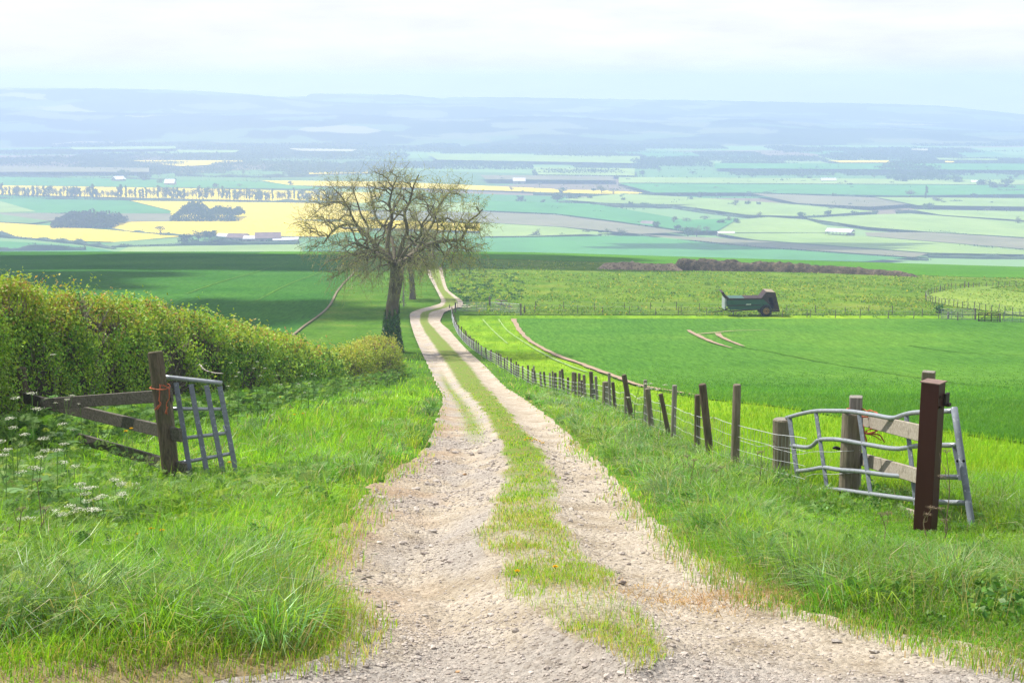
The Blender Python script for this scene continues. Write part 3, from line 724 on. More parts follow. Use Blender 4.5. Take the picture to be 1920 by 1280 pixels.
# dock and nettle clumps: leafy cushions
def cushions(name, pts, rad, hgt, C, label, per=26, kind='stuff', mat_=None, lf=(.25, .5)):
    V, Fq, Cc = [], [], []
    for (cx, cy_, cz), r, h in zip(pts, rad, hgt):
        m_ = per
        a = rng.uniform(0, 2 * math.pi, m_); q = np.sqrt(rng.uniform(0, 1, m_)); zz = h * np.sqrt(np.clip(1 - q * q, 0, 1)) * rng.uniform(.4, 1.05, m_)
        c = np.stack([cx + r * q * np.cos(a), cy_ + r * q * np.sin(a), cz + zz], 1)
        V.append(leafquads(c, r * rng.uniform(lf[0], lf[1], m_))); Cc.append(palette(m_, C, [1] * len(C)))
    V = np.concatenate(V); n = len(V) // 4
    o = mk(name, V, [np.arange(n * 4).reshape(-1, 4)], mat_ or M_leaf, col=np.repeat(np.concatenate(Cc), 4, 0))
    return tag(o, label, kind=kind)
def leafquads(c, s, nrm=None, nb=.0):
    """diamond shaped leaves at centres c with size s"""
    n = len(c)
    a = rng.normal(0, 1, (n, 3))
    if nrm is not None: a = a * (1 - nb) + nrm * nb * 1.6
    a /= np.linalg.norm(a, axis=1, keepdims=True) + 1e-9
    b = np.cross(a, rng.normal(0, 1, (n, 3))); b /= np.linalg.norm(b, axis=1, keepdims=True) + 1e-9
    d = np.cross(a, b)
    s = np.asarray(s)[:, None] if np.ndim(s) else s
    return np.stack([c - b * s * .55, c + d * s * .36 + a * s * .08, c + b * s * .6, c - d * s * .36 + a * s * .08], 1).reshape(-1, 3)
DK = [(.02, .085, .025), (.035, .12, .03), (.05, .16, .04)]
M_dockleaf = leafmat('dock leaves', trans=.2, rough=.5, spec=.3)
pts, rad, hg = [], [], []
for _ in range(420):
    px = random.uniform(838, 992) ; py = random.uniform(502, 566)
    if px < 842 + max(0, (py - 545)) * 1.5 or px > 960 + (py - 500) * .6 or fbm(px / 30, py / 14, 3, 2) < -.35: continue
    p = at(px, py); pts.append(p); s = random.uniform(.2, .52); rad.append(s); hg.append(s * .7)
cushions('nettle_clumps', pts, rad, hg, DK, 'dark green clumps of nettles and docks beside the upper track', mat_=M_dockleaf)
pts, rad, hg = [], [], []
for _ in range(170):
    px = random.uniform(985, 1760); py = random.uniform(512, 588); p = at(px, py)
    pts.append(p); s = random.uniform(.12, .4) * random.choice([.7, 1, 1, 1.5]); rad.append(s); hg.append(s * .8)
cushions('thistle_tufts', pts, rad, hg, DK, 'scattered dark thistle and dock tufts on the rough pasture', per=16, mat_=M_dockleaf)
pts, rad, hg = [], [], []
for _ in range(330):
    px = random.uniform(985, 1990); py = 586 + (px - 985) * .006 + random.gauss(0, 3.2); p = at(px, py)
    pts.append(p); s = random.uniform(.2, .55); rad.append(s); hg.append(s * .7)
cushions('rough_growth', pts, rad, hg, [(.09, .2, .035), (.15, .28, .05), (.2, .3, .06)], 'weedy growth along the far wire fences', per=16)

# ferny undergrowth: cow parsley leaves and nettles in the rough corners
def fronds(name, pts, size, C, label):
    n = len(pts); m_ = 14; size = size * .5
    az = rng.uniform(0, 2 * math.pi, n); el = rng.uniform(.3, 1.3, n)
    d = np.stack([np.cos(az) * np.cos(el), np.sin(az) * np.cos(el), np.sin(el)], 1)
    side = np.stack([-np.sin(az), np.cos(az), np.zeros(n)], 1)
    V = []; 
    for k_ in range(m_):
        t = (k_ + .6) / m_
        c = pts + d * (size * t)[:, None] - np.array([0, 0, 1.]) * (size * .35 * t * t)[:, None]
        ln = size * .42 * (1 - t) + size * .06; wd_ = size * .032
        for sg in (-1, 1):
            tip = c + side * (sg * ln)[:, None] + d * (ln * .5)[:, None] + rng.normal(0, .02, (n, 3)) * size[:, None]
            mid = (c + tip) / 2
            V.append(np.stack([c, mid + d * wd_[:, None], tip, mid - d * wd_[:, None] * .7], 1))
    V = np.stack(V, 1).reshape(-1, 3)
    q = np.arange(len(V)).reshape(-1, 4)
    return tag(mk(name, V, [q], M_leaf, col=np.repeat(C, m_ * 2 * 4, 0)), label, kind='stuff')
def patch(cx, cy_, rx, ry, n):
    a = rng.normal(0, 1, (n, 2)) * [rx / 2, ry / 2] + [cx, cy_]
    return a[:, 0], a[:, 1]
FX, FY = [], []
for args in [(-5.2, 14.2, 3.4, 4, 6000), (-3.9, 16.5, 2, 1.8, 2400), (-4.3, 10.5, 2.4, 3, 3600), (-3.3, 7.6, 1.2, .8, 420), (-7.0, 17, 1.5, 5, 700), (-2.3, 7.4, .7, .5, 130)]:
    a, b = patch(*args); FX.append(a); FY.append(b)
fx_, fy_ = np.concatenate(FX), np.concatenate(FY); k = (fx_ < fxl(fy_) - .5) & (fy_ > 6.3); fx_, fy_ = fx_[k], fy_[k]; n = len(fx_)
fronds('undergrowth', np.stack([fx_, fy_, zg(fx_, fy_) + rng.uniform(.0, .26, n) * low(fx_, fy_) * (1 + .9 * smooth(-3.6, -5., fx_))], 1), rng.uniform(.14, .34, n) * low(fx_, fy_) ** .5, palette(n, [(.12, .25, .045), (.18, .33, .06), (.27, .39, .13), (.06, .14, .035)], [1, 1, 1, .6]), 'ferny cow parsley leaves and nettles in the left corner')
FX, FY = [], []
for args in [(3.5, 13.9, 1.0, 1.2, 1000), (3.0, 12.3, .9, .8, 500), (2.35, 10.4, .7, .5, 800), (2.9, 10.0, .6, .4, 400), (3.0, 16.2, .6, 1.8, 300), (4.6, 12.2, .5, 1.2, 180), (2.4, 13, .6, 2.2, 260)]:
    a, b = patch(*args); FX.append(a); FY.append(b)
fx_, fy_ = np.concatenate(FX), np.concatenate(FY); k = (fx_ > fxr(fy_) + .25); fx_, fy_ = fx_[k], fy_[k]; n = len(fx_)
fronds('undergrowth', np.stack([fx_, fy_, zg(fx_, fy_) + rng.uniform(.0, .2, n) * low(fx_, fy_)], 1), rng.uniform(.14, .30, n) * low(fx_, fy_) ** .5, palette(n, [(.11, .25, .04), (.15, .30, .055), (.2, .33, .1), (.07, .18, .04)], [1, 1, 1, .6]), 'leafy weeds round the foot of the posts at the right')
yy = 1 / (1 / 86. + (1 / 19. - 1 / 86.) * rng.uniform(0, 1, 5200)); xx = np.where(yy < 64, HEDGE_IN + .5, HEDGE_IN + .9) + np.abs(rng.normal(0, .5, 5200)); n = len(xx)
fronds('undergrowth', np.stack([xx, yy, zg(xx, yy) + rng.uniform(.02, .75, n)], 1), rng.uniform(.2, .6, n) , palette(n, [(.09, .22, .035), (.15, .31, .05), (.2, .35, .08), (.05, .13, .03)], [1, 1, 1, .7]), 'cow parsley and nettle leaves along the foot of the hedge')

# broad blue green blades and dry straw
x, y = patch(-3.3, 7.3, 1.0, .5, 2600); n = len(x)
blades('coarse_grass', np.stack([x, y, zg(x, y)], 1), rng.uniform(.12, .34, n), rng.uniform(.006, .014, n), palette(n, [(.07, .17, .06), (.12, .24, .10), (.3, .3, .16)], [.5, .4, .12]), rng.uniform(.5, 1.3, n), 'coarse dark blue green grass in the near left corner', mat_=M_coarse)
x, y = patch(2.5, 11.0, 1.2, 1.8, 3600); k = x > fxr(y) + .2; x, y = x[k], y[k]; n = len(x)
blades('coarse_grass', np.stack([x, y, zg(x, y)], 1), rng.uniform(.16, .36, n) * low(x, y) ** 1.3, rng.uniform(.006, .013, n), palette(n, [(.09, .22, .07), (.15, .30, .10), (.10, .24, .04)], [.4, .3, .4]), rng.uniform(.5, 1.3, n), 'coarse arching grass in front of the wooden rails', mat_=M_coarse)
x, y = patch(1.95, 9.0, 1.3, .5, 2600); n = len(x)
B = np.stack([x, y, np.where(inside_track(x, y), ztrack(x, y), zg(x, y)) + .01], 1)
blades('dead_straw', B, rng.uniform(.01, .05, n), rng.uniform(.003, .006, n), palette(n, [(.42, .29, .16), (.5, .38, .22), (.34, .22, .12)], [1, 1, 1]), rng.uniform(2., 5, n), 'dead brown straw washed up at the track edge')

for (cx0, cx1, lab) in ((-8., -.6, 'thin seed stalks standing above the left bank grass'), (.4, 5., 'thin seed stalks standing above the right verge grass')):
    x, y = scatter(5200, 6.8, 40); x = np.where(cx0 < 0, fxl(y) + cx0 * rng.uniform(0, 1, len(x)) ** 1.3 - .3, fxr(y) + .3 + (cx1 - 1.5) * rng.uniform(0, 1, len(x)) ** 1.2)
    k = (x > HEDGE_IN) & (rng.uniform(0, 1, len(x)) < .35); x, y = x[k], y[k]; n = len(x)
    blades('seed_stalks', np.stack([x, y, zg(x, y)], 1), rng.uniform(.22, .5, n) * low(x, y), np.maximum(.0028, .0003 * y) * rng.uniform(.8, 1.3, n), palette(n, [(.34, .33, .17), (.24, .3, .10), (.42, .36, .22), (.2, .14, .09)], [1, 1, .6, .4]), rng.uniform(.1, .6, n), lab)

# tussocks: fans of long arching blades, and cushions of broad leaves between them
def tussocks(label, cx, cy_, per, Hm, cols, seed):
    n = len(cx); k = rng.uniform(.65, 1.45, n) * Hm
    a = rng.uniform(0, 2 * math.pi, (n, per)); q = rng.uniform(0, 1, (n, per)) ** .6
    r = .10 * k[:, None] / .3 * q
    X = cx[:, None] + r * np.cos(a); Y = cy_[:, None] + r * np.sin(a)
    H = k[:, None] * rng.uniform(.7, 1.15, (n, per)) * (low(cx, cy_) ** .7)[:, None]; lean = .15 + 1.15 * q * rng.uniform(.6, 1.3, (n, per))
    base = palette(n, cols, [1] * len(cols), jit=.18)
    C = np.clip(np.repeat(base, per, 0) * (1 + rng.normal(0, .12, (n * per, 1))), .01, .9)
    dry = rng.uniform(0, 1, n * per) < .06; C[dry] = G_DRY
    x, y = X.ravel(), Y.ravel()
    blades('tussock_grass', np.stack([x, y, zg(x, y)], 1), H.ravel(), np.maximum(.005, .00045 * y) * rng.uniform(.8, 1.7, n * per), C, lean.ravel(), label, az=a.ravel(), mat_=M_coarse)
def spots(n, left, y0, y1, w_):
    y = 1 / (1 / y1 + (1 / y0 - 1 / y1) * rng.uniform(0, 1, n))
    x = fxl(y) - .25 - w_ * rng.uniform(0, 1, n) ** 1.1 * np.clip(y / 12, .6, 2) if left else fxr(y) + .2 + np.minimum(w_ * np.clip(y / 12, .7, 2), fence_x(y) - fxr(y) + np.where(y < 15, 1.6, 0)) * rng.uniform(0, 1, n)
    k = (x > HEDGE_IN + .3) & (rng.uniform(0, 1, n) < low(x, y) ** 2.2); return x[k], y[k]
TC = [(.20, .40, .03), (.27, .44, .04), (.10, .24, .035), (.17, .30, .12), (.13, .33, .03), (.24, .36, .13)]
x, y = spots(1500, True, 6.9, 60, 5.0); tussocks('arching tussocks of long grass on the left bank', x, y, 46, .30, TC, 1)
x, y = spots(1400, False, 8.2, 60, 3.2); tussocks('arching tussocks of long grass on the right verge', x, y, 46, .25, TC[1:], 2)
for left, lab in ((True, 'broad leaved weeds scattered over the left bank'), (False, 'broad leaved weeds scattered over the right verge')):
    x, y = spots(330, left, 7.2, 45, 4.6 if left else 3.); n = len(x); s_ = rng.uniform(.08, .19, n)
    cushions('broad_weeds', np.stack([x, y, zg(x, y)], 1), s_, s_ * rng.uniform(.8, 1.5, n), [(.06, .17, .03), (.10, .24, .04), (.16, .30, .07), (.20, .33, .12)], lab, per=64, lf=(.16, .36))

# ================================================================== hedges
M_core = surf('dark hedge twigs', [(.03, .025, .018), (.06, .05, .03)], 4., bump=.6)
M_htwig = surf('hedge stems', [(.10, .08, .06), (.19, .16, .12), (.27, .24, .2)], 6.)
def hedge(name, ya, yb, cx, hw, Hf, N, label, cols, top, leaf, seed, blunt=1.2):
    root = empty(name, (float(cx((ya + yb) / 2)), (ya + yb) / 2, float(zmacro(cx((ya + yb) / 2), (ya + yb) / 2))), label, 'hedge')
    def shell(y, th, inset=0.):
        """th 0..pi over the arch: 0 = track side foot, pi = far side foot"""
        endf = np.sqrt(np.clip(1 - np.clip((y - (yb - blunt)) / blunt, 0, 1) ** 2, 0, 1)) * np.sqrt(np.clip(1 - np.clip((ya + blunt - y) / blunt, 0, 1) ** 2, 0, 1))
        c, s = np.cos(th), np.sin(th)
        ex = .78
        bx = np.sign(c) * np.abs(c) ** ex; bz = np.abs(s) ** ex
        bul = .62 * fbm(y / 2.1, th * 1.3, seed, 3) + .34 * fbm(y / .6, th * 3.2, seed + 5, 2)
        rx = (hw * (1 + bul * .9) - inset) * np.maximum(endf, .02); rz = (Hf(y) * (1 + .10 * fbm(y / 1.5, th, seed + 9, 3)) - inset) * (.25 + .75 * endf)
        return cx(y) + bx * rx, bz * rz
    y = np.linspace(ya, yb, int((yb - ya) * 3)); th = np.linspace(0, math.pi, 22)
    Yc, Th = np.meshgrid(y, th, indexing='ij')
    X, Z = shell(Yc, Th, .28)
    Zb = zmacro(X, Yc) - .1 + Z
    mk('branches', np.stack([X, Yc, Zb], -1).reshape(-1, 3), [grid_faces(*X.shape)], M_core, root, smooth_=True)  # solid dark shell inside the foliage, added to block light
    SP = 9; ns = N // SP
    u = rng.uniform(0, 1, ns); y_s = 1 / (1 / yb + (1 / ya - 1 / yb) * u)
    t_s = np.where(rng.uniform(0, 1, ns) < .8, rng.uniform(0, 1.75, ns), rng.uniform(1.75, math.pi, ns))
    gap = fbm(y_s / .8, t_s * 3, seed + 20, 3) + .5 * fbm(y_s / 2.3, t_s * 1.6, seed + 40, 2)
    d_s = -rng.exponential(.13, ns) + rng.exponential(.06, ns) - np.clip(-gap - .08, 0, 1) * 2.2
    C_s = palette(ns, cols, [1] * len(cols), jit=.15, x=y_s * .9, y=t_s * 2.4, seed=seed + 2)
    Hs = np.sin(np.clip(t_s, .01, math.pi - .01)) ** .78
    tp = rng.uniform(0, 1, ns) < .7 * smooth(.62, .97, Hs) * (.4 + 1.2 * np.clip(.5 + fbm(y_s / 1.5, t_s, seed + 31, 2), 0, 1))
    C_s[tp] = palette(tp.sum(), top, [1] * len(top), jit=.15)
    rp = lambda q: np.repeat(q, SP, 0)
    sc_s = leaf(y_s) / .042
    ky_ = rp(y_s) + rng.normal(0, .05, ns * SP) * rp(sc_s); th = np.clip(rp(t_s) + rng.normal(0, .025, ns * SP) * rp(sc_s), 0, math.pi); ky_ = np.clip(ky_, ya + .01, yb - .01)
    dep = rp(d_s) + rng.normal(.02, .07, ns * SP) * rp(sc_s)
    X, Z = shell(ky_, th, 0); X2, Z2 = shell(ky_, th, .3)
    nx, nz = X - X2, Z - Z2; ln = np.hypot(nx, nz) + 1e-6
    X = X + nx / ln * dep; Z = Z + nz / ln * dep
    P_ = np.stack([X, ky_, zmacro(X, ky_) + Z], 1)
    k = Z > .05
    P_, Zk, yk, thk = P_[k], Z[k], ky_[k], th[k]; n = len(P_)
    C = np.clip(rp(C_s)[k] * (1 + rng.normal(0, .08, (n, 1))), .01, .9)
    s = leaf(yk) * rng.uniform(.6, 1.4, n)
    nrm = np.stack([(nx / ln)[k], 0 * Zk, (nz / ln)[k]], 1)
    V = leafquads(P_, s, nrm, .45)
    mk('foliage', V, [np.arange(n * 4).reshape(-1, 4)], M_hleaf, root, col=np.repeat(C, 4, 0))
    nt_ = int((yb - ya) * 26); y_w = 1 / (1 / yb + (1 / ya - 1 / yb) * rng.uniform(0, 1, nt_)); t_w = rng.uniform(.05, 1.5, nt_)
    X, Z = shell(y_w, t_w, .32); X1, Z1 = shell(y_w, np.clip(t_w + rng.normal(.12, .12, nt_), 0, 3), -.03)
    a_ = np.stack([X, y_w, zmacro(X, y_w) + Z], 1); b_ = np.stack([X1, y_w + rng.normal(0, .18, nt_), zmacro(X1, y_w) + Z1], 1)
    Pt = np.stack([a_, (a_ + b_) / 2 + rng.normal(0, .035, (nt_, 3)), b_], 1)
    v, f = tubes(Pt, np.tile([.011, .008, .004], (nt_, 1)) * np.maximum(.8, y_w / 24)[:, None], 4, False)
    mk('twigs', v, f, M_htwig, root).__setitem__('kind', 'stuff')
    # shoots sticking out of the top
    m_ = int((yb - ya) * 9); ys_ = rng.uniform(ya + .5, yb - 1, m_); th = rng.uniform(.9, 2.2, m_)
    X, Z = shell(ys_, th, 0.05); b = np.stack([X, ys_, zmacro(X, ys_) + Z], 1)
    L = rng.uniform(.12, .38, m_)
    Pt = np.stack([b, b + np.stack([rng.normal(0, .06, m_), rng.normal(0, .06, m_), L * .6], 1), b + np.stack([rng.normal(0, .12, m_), rng.normal(0, .12, m_), L], 1)], 1)
    v, f = tubes(Pt, np.tile([.006, .004, .002], (m_, 1)) * np.maximum(1, ys_ / 25)[:, None], 4, False)
    mk('shoot', v, f, M_core, root).__setitem__('kind', 'stuff')
    c = (b[:, None, :] + (Pt[:, 2] - b)[:, None, :] * rng.uniform(.2, 1, (m_, 7, 1))).reshape(-1, 3) + rng.normal(0, .03, (m_ * 7, 3)); n = len(c)
    mk('shoot_leaves', leafquads(c, leaf(c[:, 1]) * .9), [np.arange(n * 4).reshape(-1, 4)], M_leaf, root, col=np.repeat(palette(n, top, [1] * len(top)), 4, 0)).__setitem__('kind', 'stuff')
    return root
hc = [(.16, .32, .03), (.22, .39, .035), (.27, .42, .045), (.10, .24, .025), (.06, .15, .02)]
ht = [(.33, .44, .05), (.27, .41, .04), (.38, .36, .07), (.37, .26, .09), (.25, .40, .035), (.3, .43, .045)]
hedge('hedge', 14.5, 64.5, lambda y: -8.95 + 0 * y, .95, pchip([14, 30, 40, 50, 60, 65], [3.12, 2.93, 2.7, 2.4, 1.9, 1.58]), 210000, 'tall leafy hedge with reddish tips running down the left side', hc, ht, lambda y: np.maximum(.048, .002 * y), 3)
hedge('hedge', 66, 88, pchip([66, 75, 88], [-8.7, -8.45, -8.1]), 1.05, pchip([66, 74, 82, 88], [1.75, 2.1, 2.35, 2.3]), 42000, 'lower neatly trimmed yellow green hedge ending beside the ivy covered tree', [(.30, .40, .04), (.25, .37, .035), (.35, .42, .05), (.15, .26, .03)], [(.40, .44, .06), (.36, .43, .05), (.40, .33, .08)], lambda y: .085 + 0 * y, 7, 2.2)
# ================================================================== big bare tree
M_bark = surf('lichened bark', [(.075, .06, .042), (.14, .12, .08), (.21, .19, .12)], 2.5, (1, 1, .35), bump=.8, bscale=9)
M_twig = surf('grey olive twigs', [(.22, .2, .10), (.32, .30, .15), (.28, .28, .12)], 2.)
M_bud = leafmat('opening buds', .4, .6, .2)
T0 = 110.0
ORG = P(735, 660, T0); ORG[2] = float(zmacro(ORG[0], T0)) - .1
def TP(px, py, dd=0): return P(px, py, T0 + dd)
def spl(pts, k):
    pts = np.array(pts, float); s = np.concatenate([[0], np.cumsum(np.linalg.norm(np.diff(pts, axis=0), axis=1))])
    ss = np.linspace(0, s[-1], k); return np.stack([pchip(s, pts[:, i])(ss) for i in range(3)], 1)
tr = np.array([TP(734, 662), TP(733, 640), TP(733, 612), TP(735, 580), TP(740, 548), TP(743, 520), TP(744, 500)]); tr[0, 2] = ORG[2]
mb = MB(); tp_ = spl(tr, 24); tr_r = pchip(np.linspace(0, 1, 7), [.76, .62, .54, .51, .50, .53, .50])(np.linspace(0, 1, 24))
v, f = tubes(tp_, tr_r, 18)
v = v + (.05 * fbm(v[:, 0] * 3 + v[:, 1], v[:, 2] * 1.2, 4, 3))[:, None] * np.array([1, 1, 0])
mb.add(v, f)
LIMBS = [
 ([(742, 505, 0), (722, 479, .3), (705, 462, .6), (690, 445, .9), (672, 429, 1.2), (655, 421, 1.4), (636, 425, 1.6), (618, 440, 1.6), (606, 458, 1.5)], .36),
 ([(692, 447, .9), (670, 424, 1), (656, 404, .6), (651, 384, .2), (640, 368, 0), (624, 352, -.3)], .2),
 ([(738, 500, 0), (729, 470, .2), (733, 440, .3), (738, 410, .2), (730, 384, 0), (735, 356, -.3), (745, 332, -.3)], .32),
 ([(745, 500, 0), (753, 470, -.4), (760, 440, -.8), (756, 410, -1), (768, 380, -1), (775, 350, -1), (785, 328, -1.2)], .32),
 ([(748, 504, 0), (770, 479, -.3), (790, 468, -.6), (815, 460, -.8), (842, 452, -1), (862, 450, -1), (872, 434, -1), (879, 415, -.9), (894, 404, -.8), (905, 392, -.8)], .36),
 ([(752, 497, 0), (780, 462, .6), (800, 430, 1), (815, 400, 1.4), (830, 376, 1.6), (846, 356, 1.8)], .28),
 ([(745, 500, 0), (735, 460, 2), (714, 420, 3.4), (700, 380, 4), (690, 346, 4.5)], .26),
 ([(745, 500, 0), (760, 476, -2), (785, 440, -3.5), (800, 410, -4.5), (815, 380, -5)], .26),
 ([(742, 502, 0), (716, 482, -2), (690, 462, -4), (665, 455, -5), (640, 468, -5.5)], .25),
 ([(745, 500, 0), (772, 470, 3), (802, 450, 4.8), (830, 432, 6)], .24),
 ([(705, 462, .6), (690, 440, 1.6), (684, 410, 2.4), (668, 375, 2.8), (660, 345, 3)], .2),
 ([(840, 452, -1), (850, 462, -1.6), (872, 468, -2), (893, 462, -2.3)], .15)]
nodes, nr = [tp_[-6:]], [np.full(6, .3)]
def wig(pts, amp):
    n = len(pts); s = np.linspace(0, 1, n)
    L = np.linalg.norm(pts[-1] - pts[0])
    w_ = np.stack([vnoise(s * 5 + rng.uniform(0, 99), s * 0, int(rng.integers(99))) for _ in range(3)], 1)
    return pts + w_ * (amp * L) * np.sin(np.pi * np.clip(s * 1.15, 0, 1))[:, None]
for pts, r in LIMBS:
    k = wig(spl([TP(*p) for p in pts], 26), .07); r = r * .74
    rr = r * (1 - .8 * np.linspace(0, 1, 26) ** .9)
    mb.add(*tubes(k, rr, 9)); nodes.append(k[3:]); nr.append(rr[3:])
CC = TP(738, 437); RX, RY, RZ = 8.3, 6.4, 5.8
def env(p, low=1.0):
    q = (p - CC) / [RX, RY, RZ]
    q2 = q.copy(); q2[:, 2] = np.where(q[:, 2] < 0, q[:, 2] * low, q[:, 2])
    return np.linalg.norm(q2, axis=1)
def targets(n, lo, hi, zlo):
    out = []
    while sum(map(len, out)) < n:
        d = rng.normal(0, 1, (4 * n, 3)); d /= np.linalg.norm(d, axis=1, keepdims=True)
        r = rng.uniform(lo ** 2, hi ** 2, 4 * n) ** .5
        p = CC + d * r[:, None] * [RX, RY, RZ]
        k = d[:, 2] * r > zlo
        out.append(p[k])
    return np.concatenate(out)[:n]
allP, allR = [], []
def connect(T, k, r0, r1, amp):
    N = np.concatenate(nodes); Nr = np.concatenate(nr)
    dd = np.array([np.argmin(np.linalg.norm(N - t, axis=1) + .9 * np.linalg.norm(N - tp_[-1], axis=1) * .35) for t in T])
    res = []
    for t, i in zip(T, dd):
        a = N[i]; s = np.linspace(0, 1, k)[:, None]
        mid = (a + t) / 2 + np.array([0, 0, .18 * np.linalg.norm(t - a)])
        c = (1 - s) ** 2 * a + 2 * s * (1 - s) * mid + s * s * t
        c = wig(c, amp); rs = min(Nr[i] * .75, r0); rr = rs + (r1 - rs) * s[:, 0]
        res.append((c, rr))
    for c, rr in res: nodes.append(c[1:]); nr.append(rr[1:])
    Pq, Rq = np.array([c for c, _ in res]), np.array([q for _, q in res])
    return Pq, Rq
A = connect(targets(150, .5, .88, -.55), 14, .085, .03, .20)
mb.add(*tubes(A[0], A[1], 6, False))
B_ = connect(targets(430, .45, 1.0, -.75), 10, .036, .015, .26)
mb.add(*tubes(B_[0], B_[1], 5, False))
# broken pale limb by the fork
root = empty('bare_tree', ORG, 'large bare twisted tree with ivy on its trunk beside the track', 'tree')
v = np.concatenate(mb.v)
trunk = mb.build('trunk', M_bark, root, sm=True)
# twigs
def twigs(n, k, L0, L1, r0, r1, outw, droop, maxr):
    N = np.concatenate(nodes); Nr = np.concatenate(nr)
    idx = np.where(Nr < maxr)[0]; i = rng.choice(idx, n)
    a = N[i]; out = (a - CC) / [RX, RY, RZ]; ol = np.linalg.norm(out, axis=1, keepdims=True); out = out / (ol + 1e-6)
    d = rng.normal(0, 1, (n, 3)) + out * outw; d[:, 2] += .25
    d /= np.linalg.norm(d, axis=1, keepdims=True)
    L = rng.uniform(L0, L1, n); low = smooth(.15, -.5, ((a - CC) / [RX, RY, RZ])[:, 2])
    pts = [a]; cur = a.copy(); dr_ = d
    for s in range(1, k):
        dr_ = dr_ + rng.normal(0, .42, (n, 3)); dr_[:, 2] -= droop * (.15 + low) * s / k
        dr_ /= np.linalg.norm(dr_, axis=1, keepdims=True)
        cur = cur + dr_ * (L / (k - 1))[:, None]; pts.append(cur)
    Pq = np.stack(pts, 1); Rq = np.linspace(r0, r1, k)[None] * np.ones((n, 1))
    return Pq, Rq
t1 = twigs(2300, 7, .8, 2.0, .015, .008, .9, .6, .05)
nodes.append(t1[0][:, 3:].reshape(-1, 3)); nr.append(np.full(2300 * 4, .009))
t2 = twigs(6500, 5, .3, 1.0, .0085, .005, .8, .6, .03)
for nm, tw in (('twigs', t1), ('twigs', t2)):
    keep = env(tw[0][:, -1], .8) < 1.16
    v, f = tubes(tw[0][keep], tw[1][keep], 3, False)
    mk(nm, v, f, M_twig, root).__setitem__('kind', 'stuff')
tw = t2[0]; n = 15000
c = tw[rng.integers(0, len(tw), n), rng.integers(2, 5, n)] + rng.normal(0, .05, (n, 3))
wgt = .25 + .75 * smooth(-.3, .8, (c[:, 0] - CC[0]) / RX); c = c[(rng.uniform(0, 1, n) < wgt) & (env(c, .8) < 1.16)]; n = len(c)
mk('buds', leafquads(c, rng.uniform(.05, .12, n)), [np.arange(n * 4).reshape(-1, 4)], M_bud, root, col=np.repeat(palette(n, [(.32, .36, .06), (.38, .36, .08), (.26, .32, .06)], [1, 1, 1]), 4, 0)).__setitem__('kind', 'stuff')
# the second tree of the row: a copy without ivy, farther down
M_ivy = leafmat('ivy leaves', .2, .35, .4)
p2 = at(773, 561)
t2o = copy_tree(root)
t2o.location = (float(p2[0]), float(p2[1]), float(p2[2]) - .1); t2o.rotation_euler = (0, 0, R(150)); t2o.scale = (.66, .66, .72)
tag(t2o, 'second bare tree with a plain trunk, farther off behind the ivied one', 'tree')
# ivy
n = 5200; q = rng.uniform(0, 1, n); a = rng.uniform(0, 2 * math.pi, n); zz = q * (3.2 + 1.6 * fbm(a * 2.5, a * 0, 12, 3)); i = zz / 3.5 * 12; ctr = np.stack([np.interp(i, np.arange(24), tp_[:, j]) for j in range(3)], 1)
rr = np.interp(i, np.arange(24), tr_r) + rng.uniform(.0, .36, n) * (.75 + 1.1 * vnoise(a * 2, zz * 1.5, 3)) * (1.15 - .2 * zz); 
c = np.stack([ctr[:, 0] + rr * np.cos(a), ctr[:, 1] + rr * np.sin(a), ORG[2] + zz], 1)
mk('ivy', leafquads(c, rng.uniform(.10, .23, n), np.stack([np.cos(a), np.sin(a), 0 * a], 1), .5), [np.arange(n * 4).reshape(-1, 4)], M_ivy, root, col=np.repeat(palette(n, [(.04, .12, .022), (.065, .165, .03), (.12, .22, .04)], [1, 1, .5]), 4, 0))
# thin grey stake between the two trees
a = at(757, 575); st = empty('stake', a, 'thin grey leaning stake standing between the two bare trees', 'stake')
MB().tube([a - [0, 0, .1], a + [.0, 0, 1.8], a + [.05, 0, 3.4]], [.09, .07, .05], 6).build('shaft', surf('grey stake wood', [(.2, .19, .17), (.3, .28, .25)], 5.), st)
n = 70; c = a + np.stack([rng.normal(0, .22, n), rng.normal(0, .2, n), rng.uniform(.1, 1.9, n)], 1)
mk('creeper', leafquads(c, .16), [np.arange(n * 4).reshape(-1, 4)], M_bud, st, col=np.repeat(palette(n, [(.2, .2, .15), (.12, .14, .1)], [1, 1]), 4, 0))
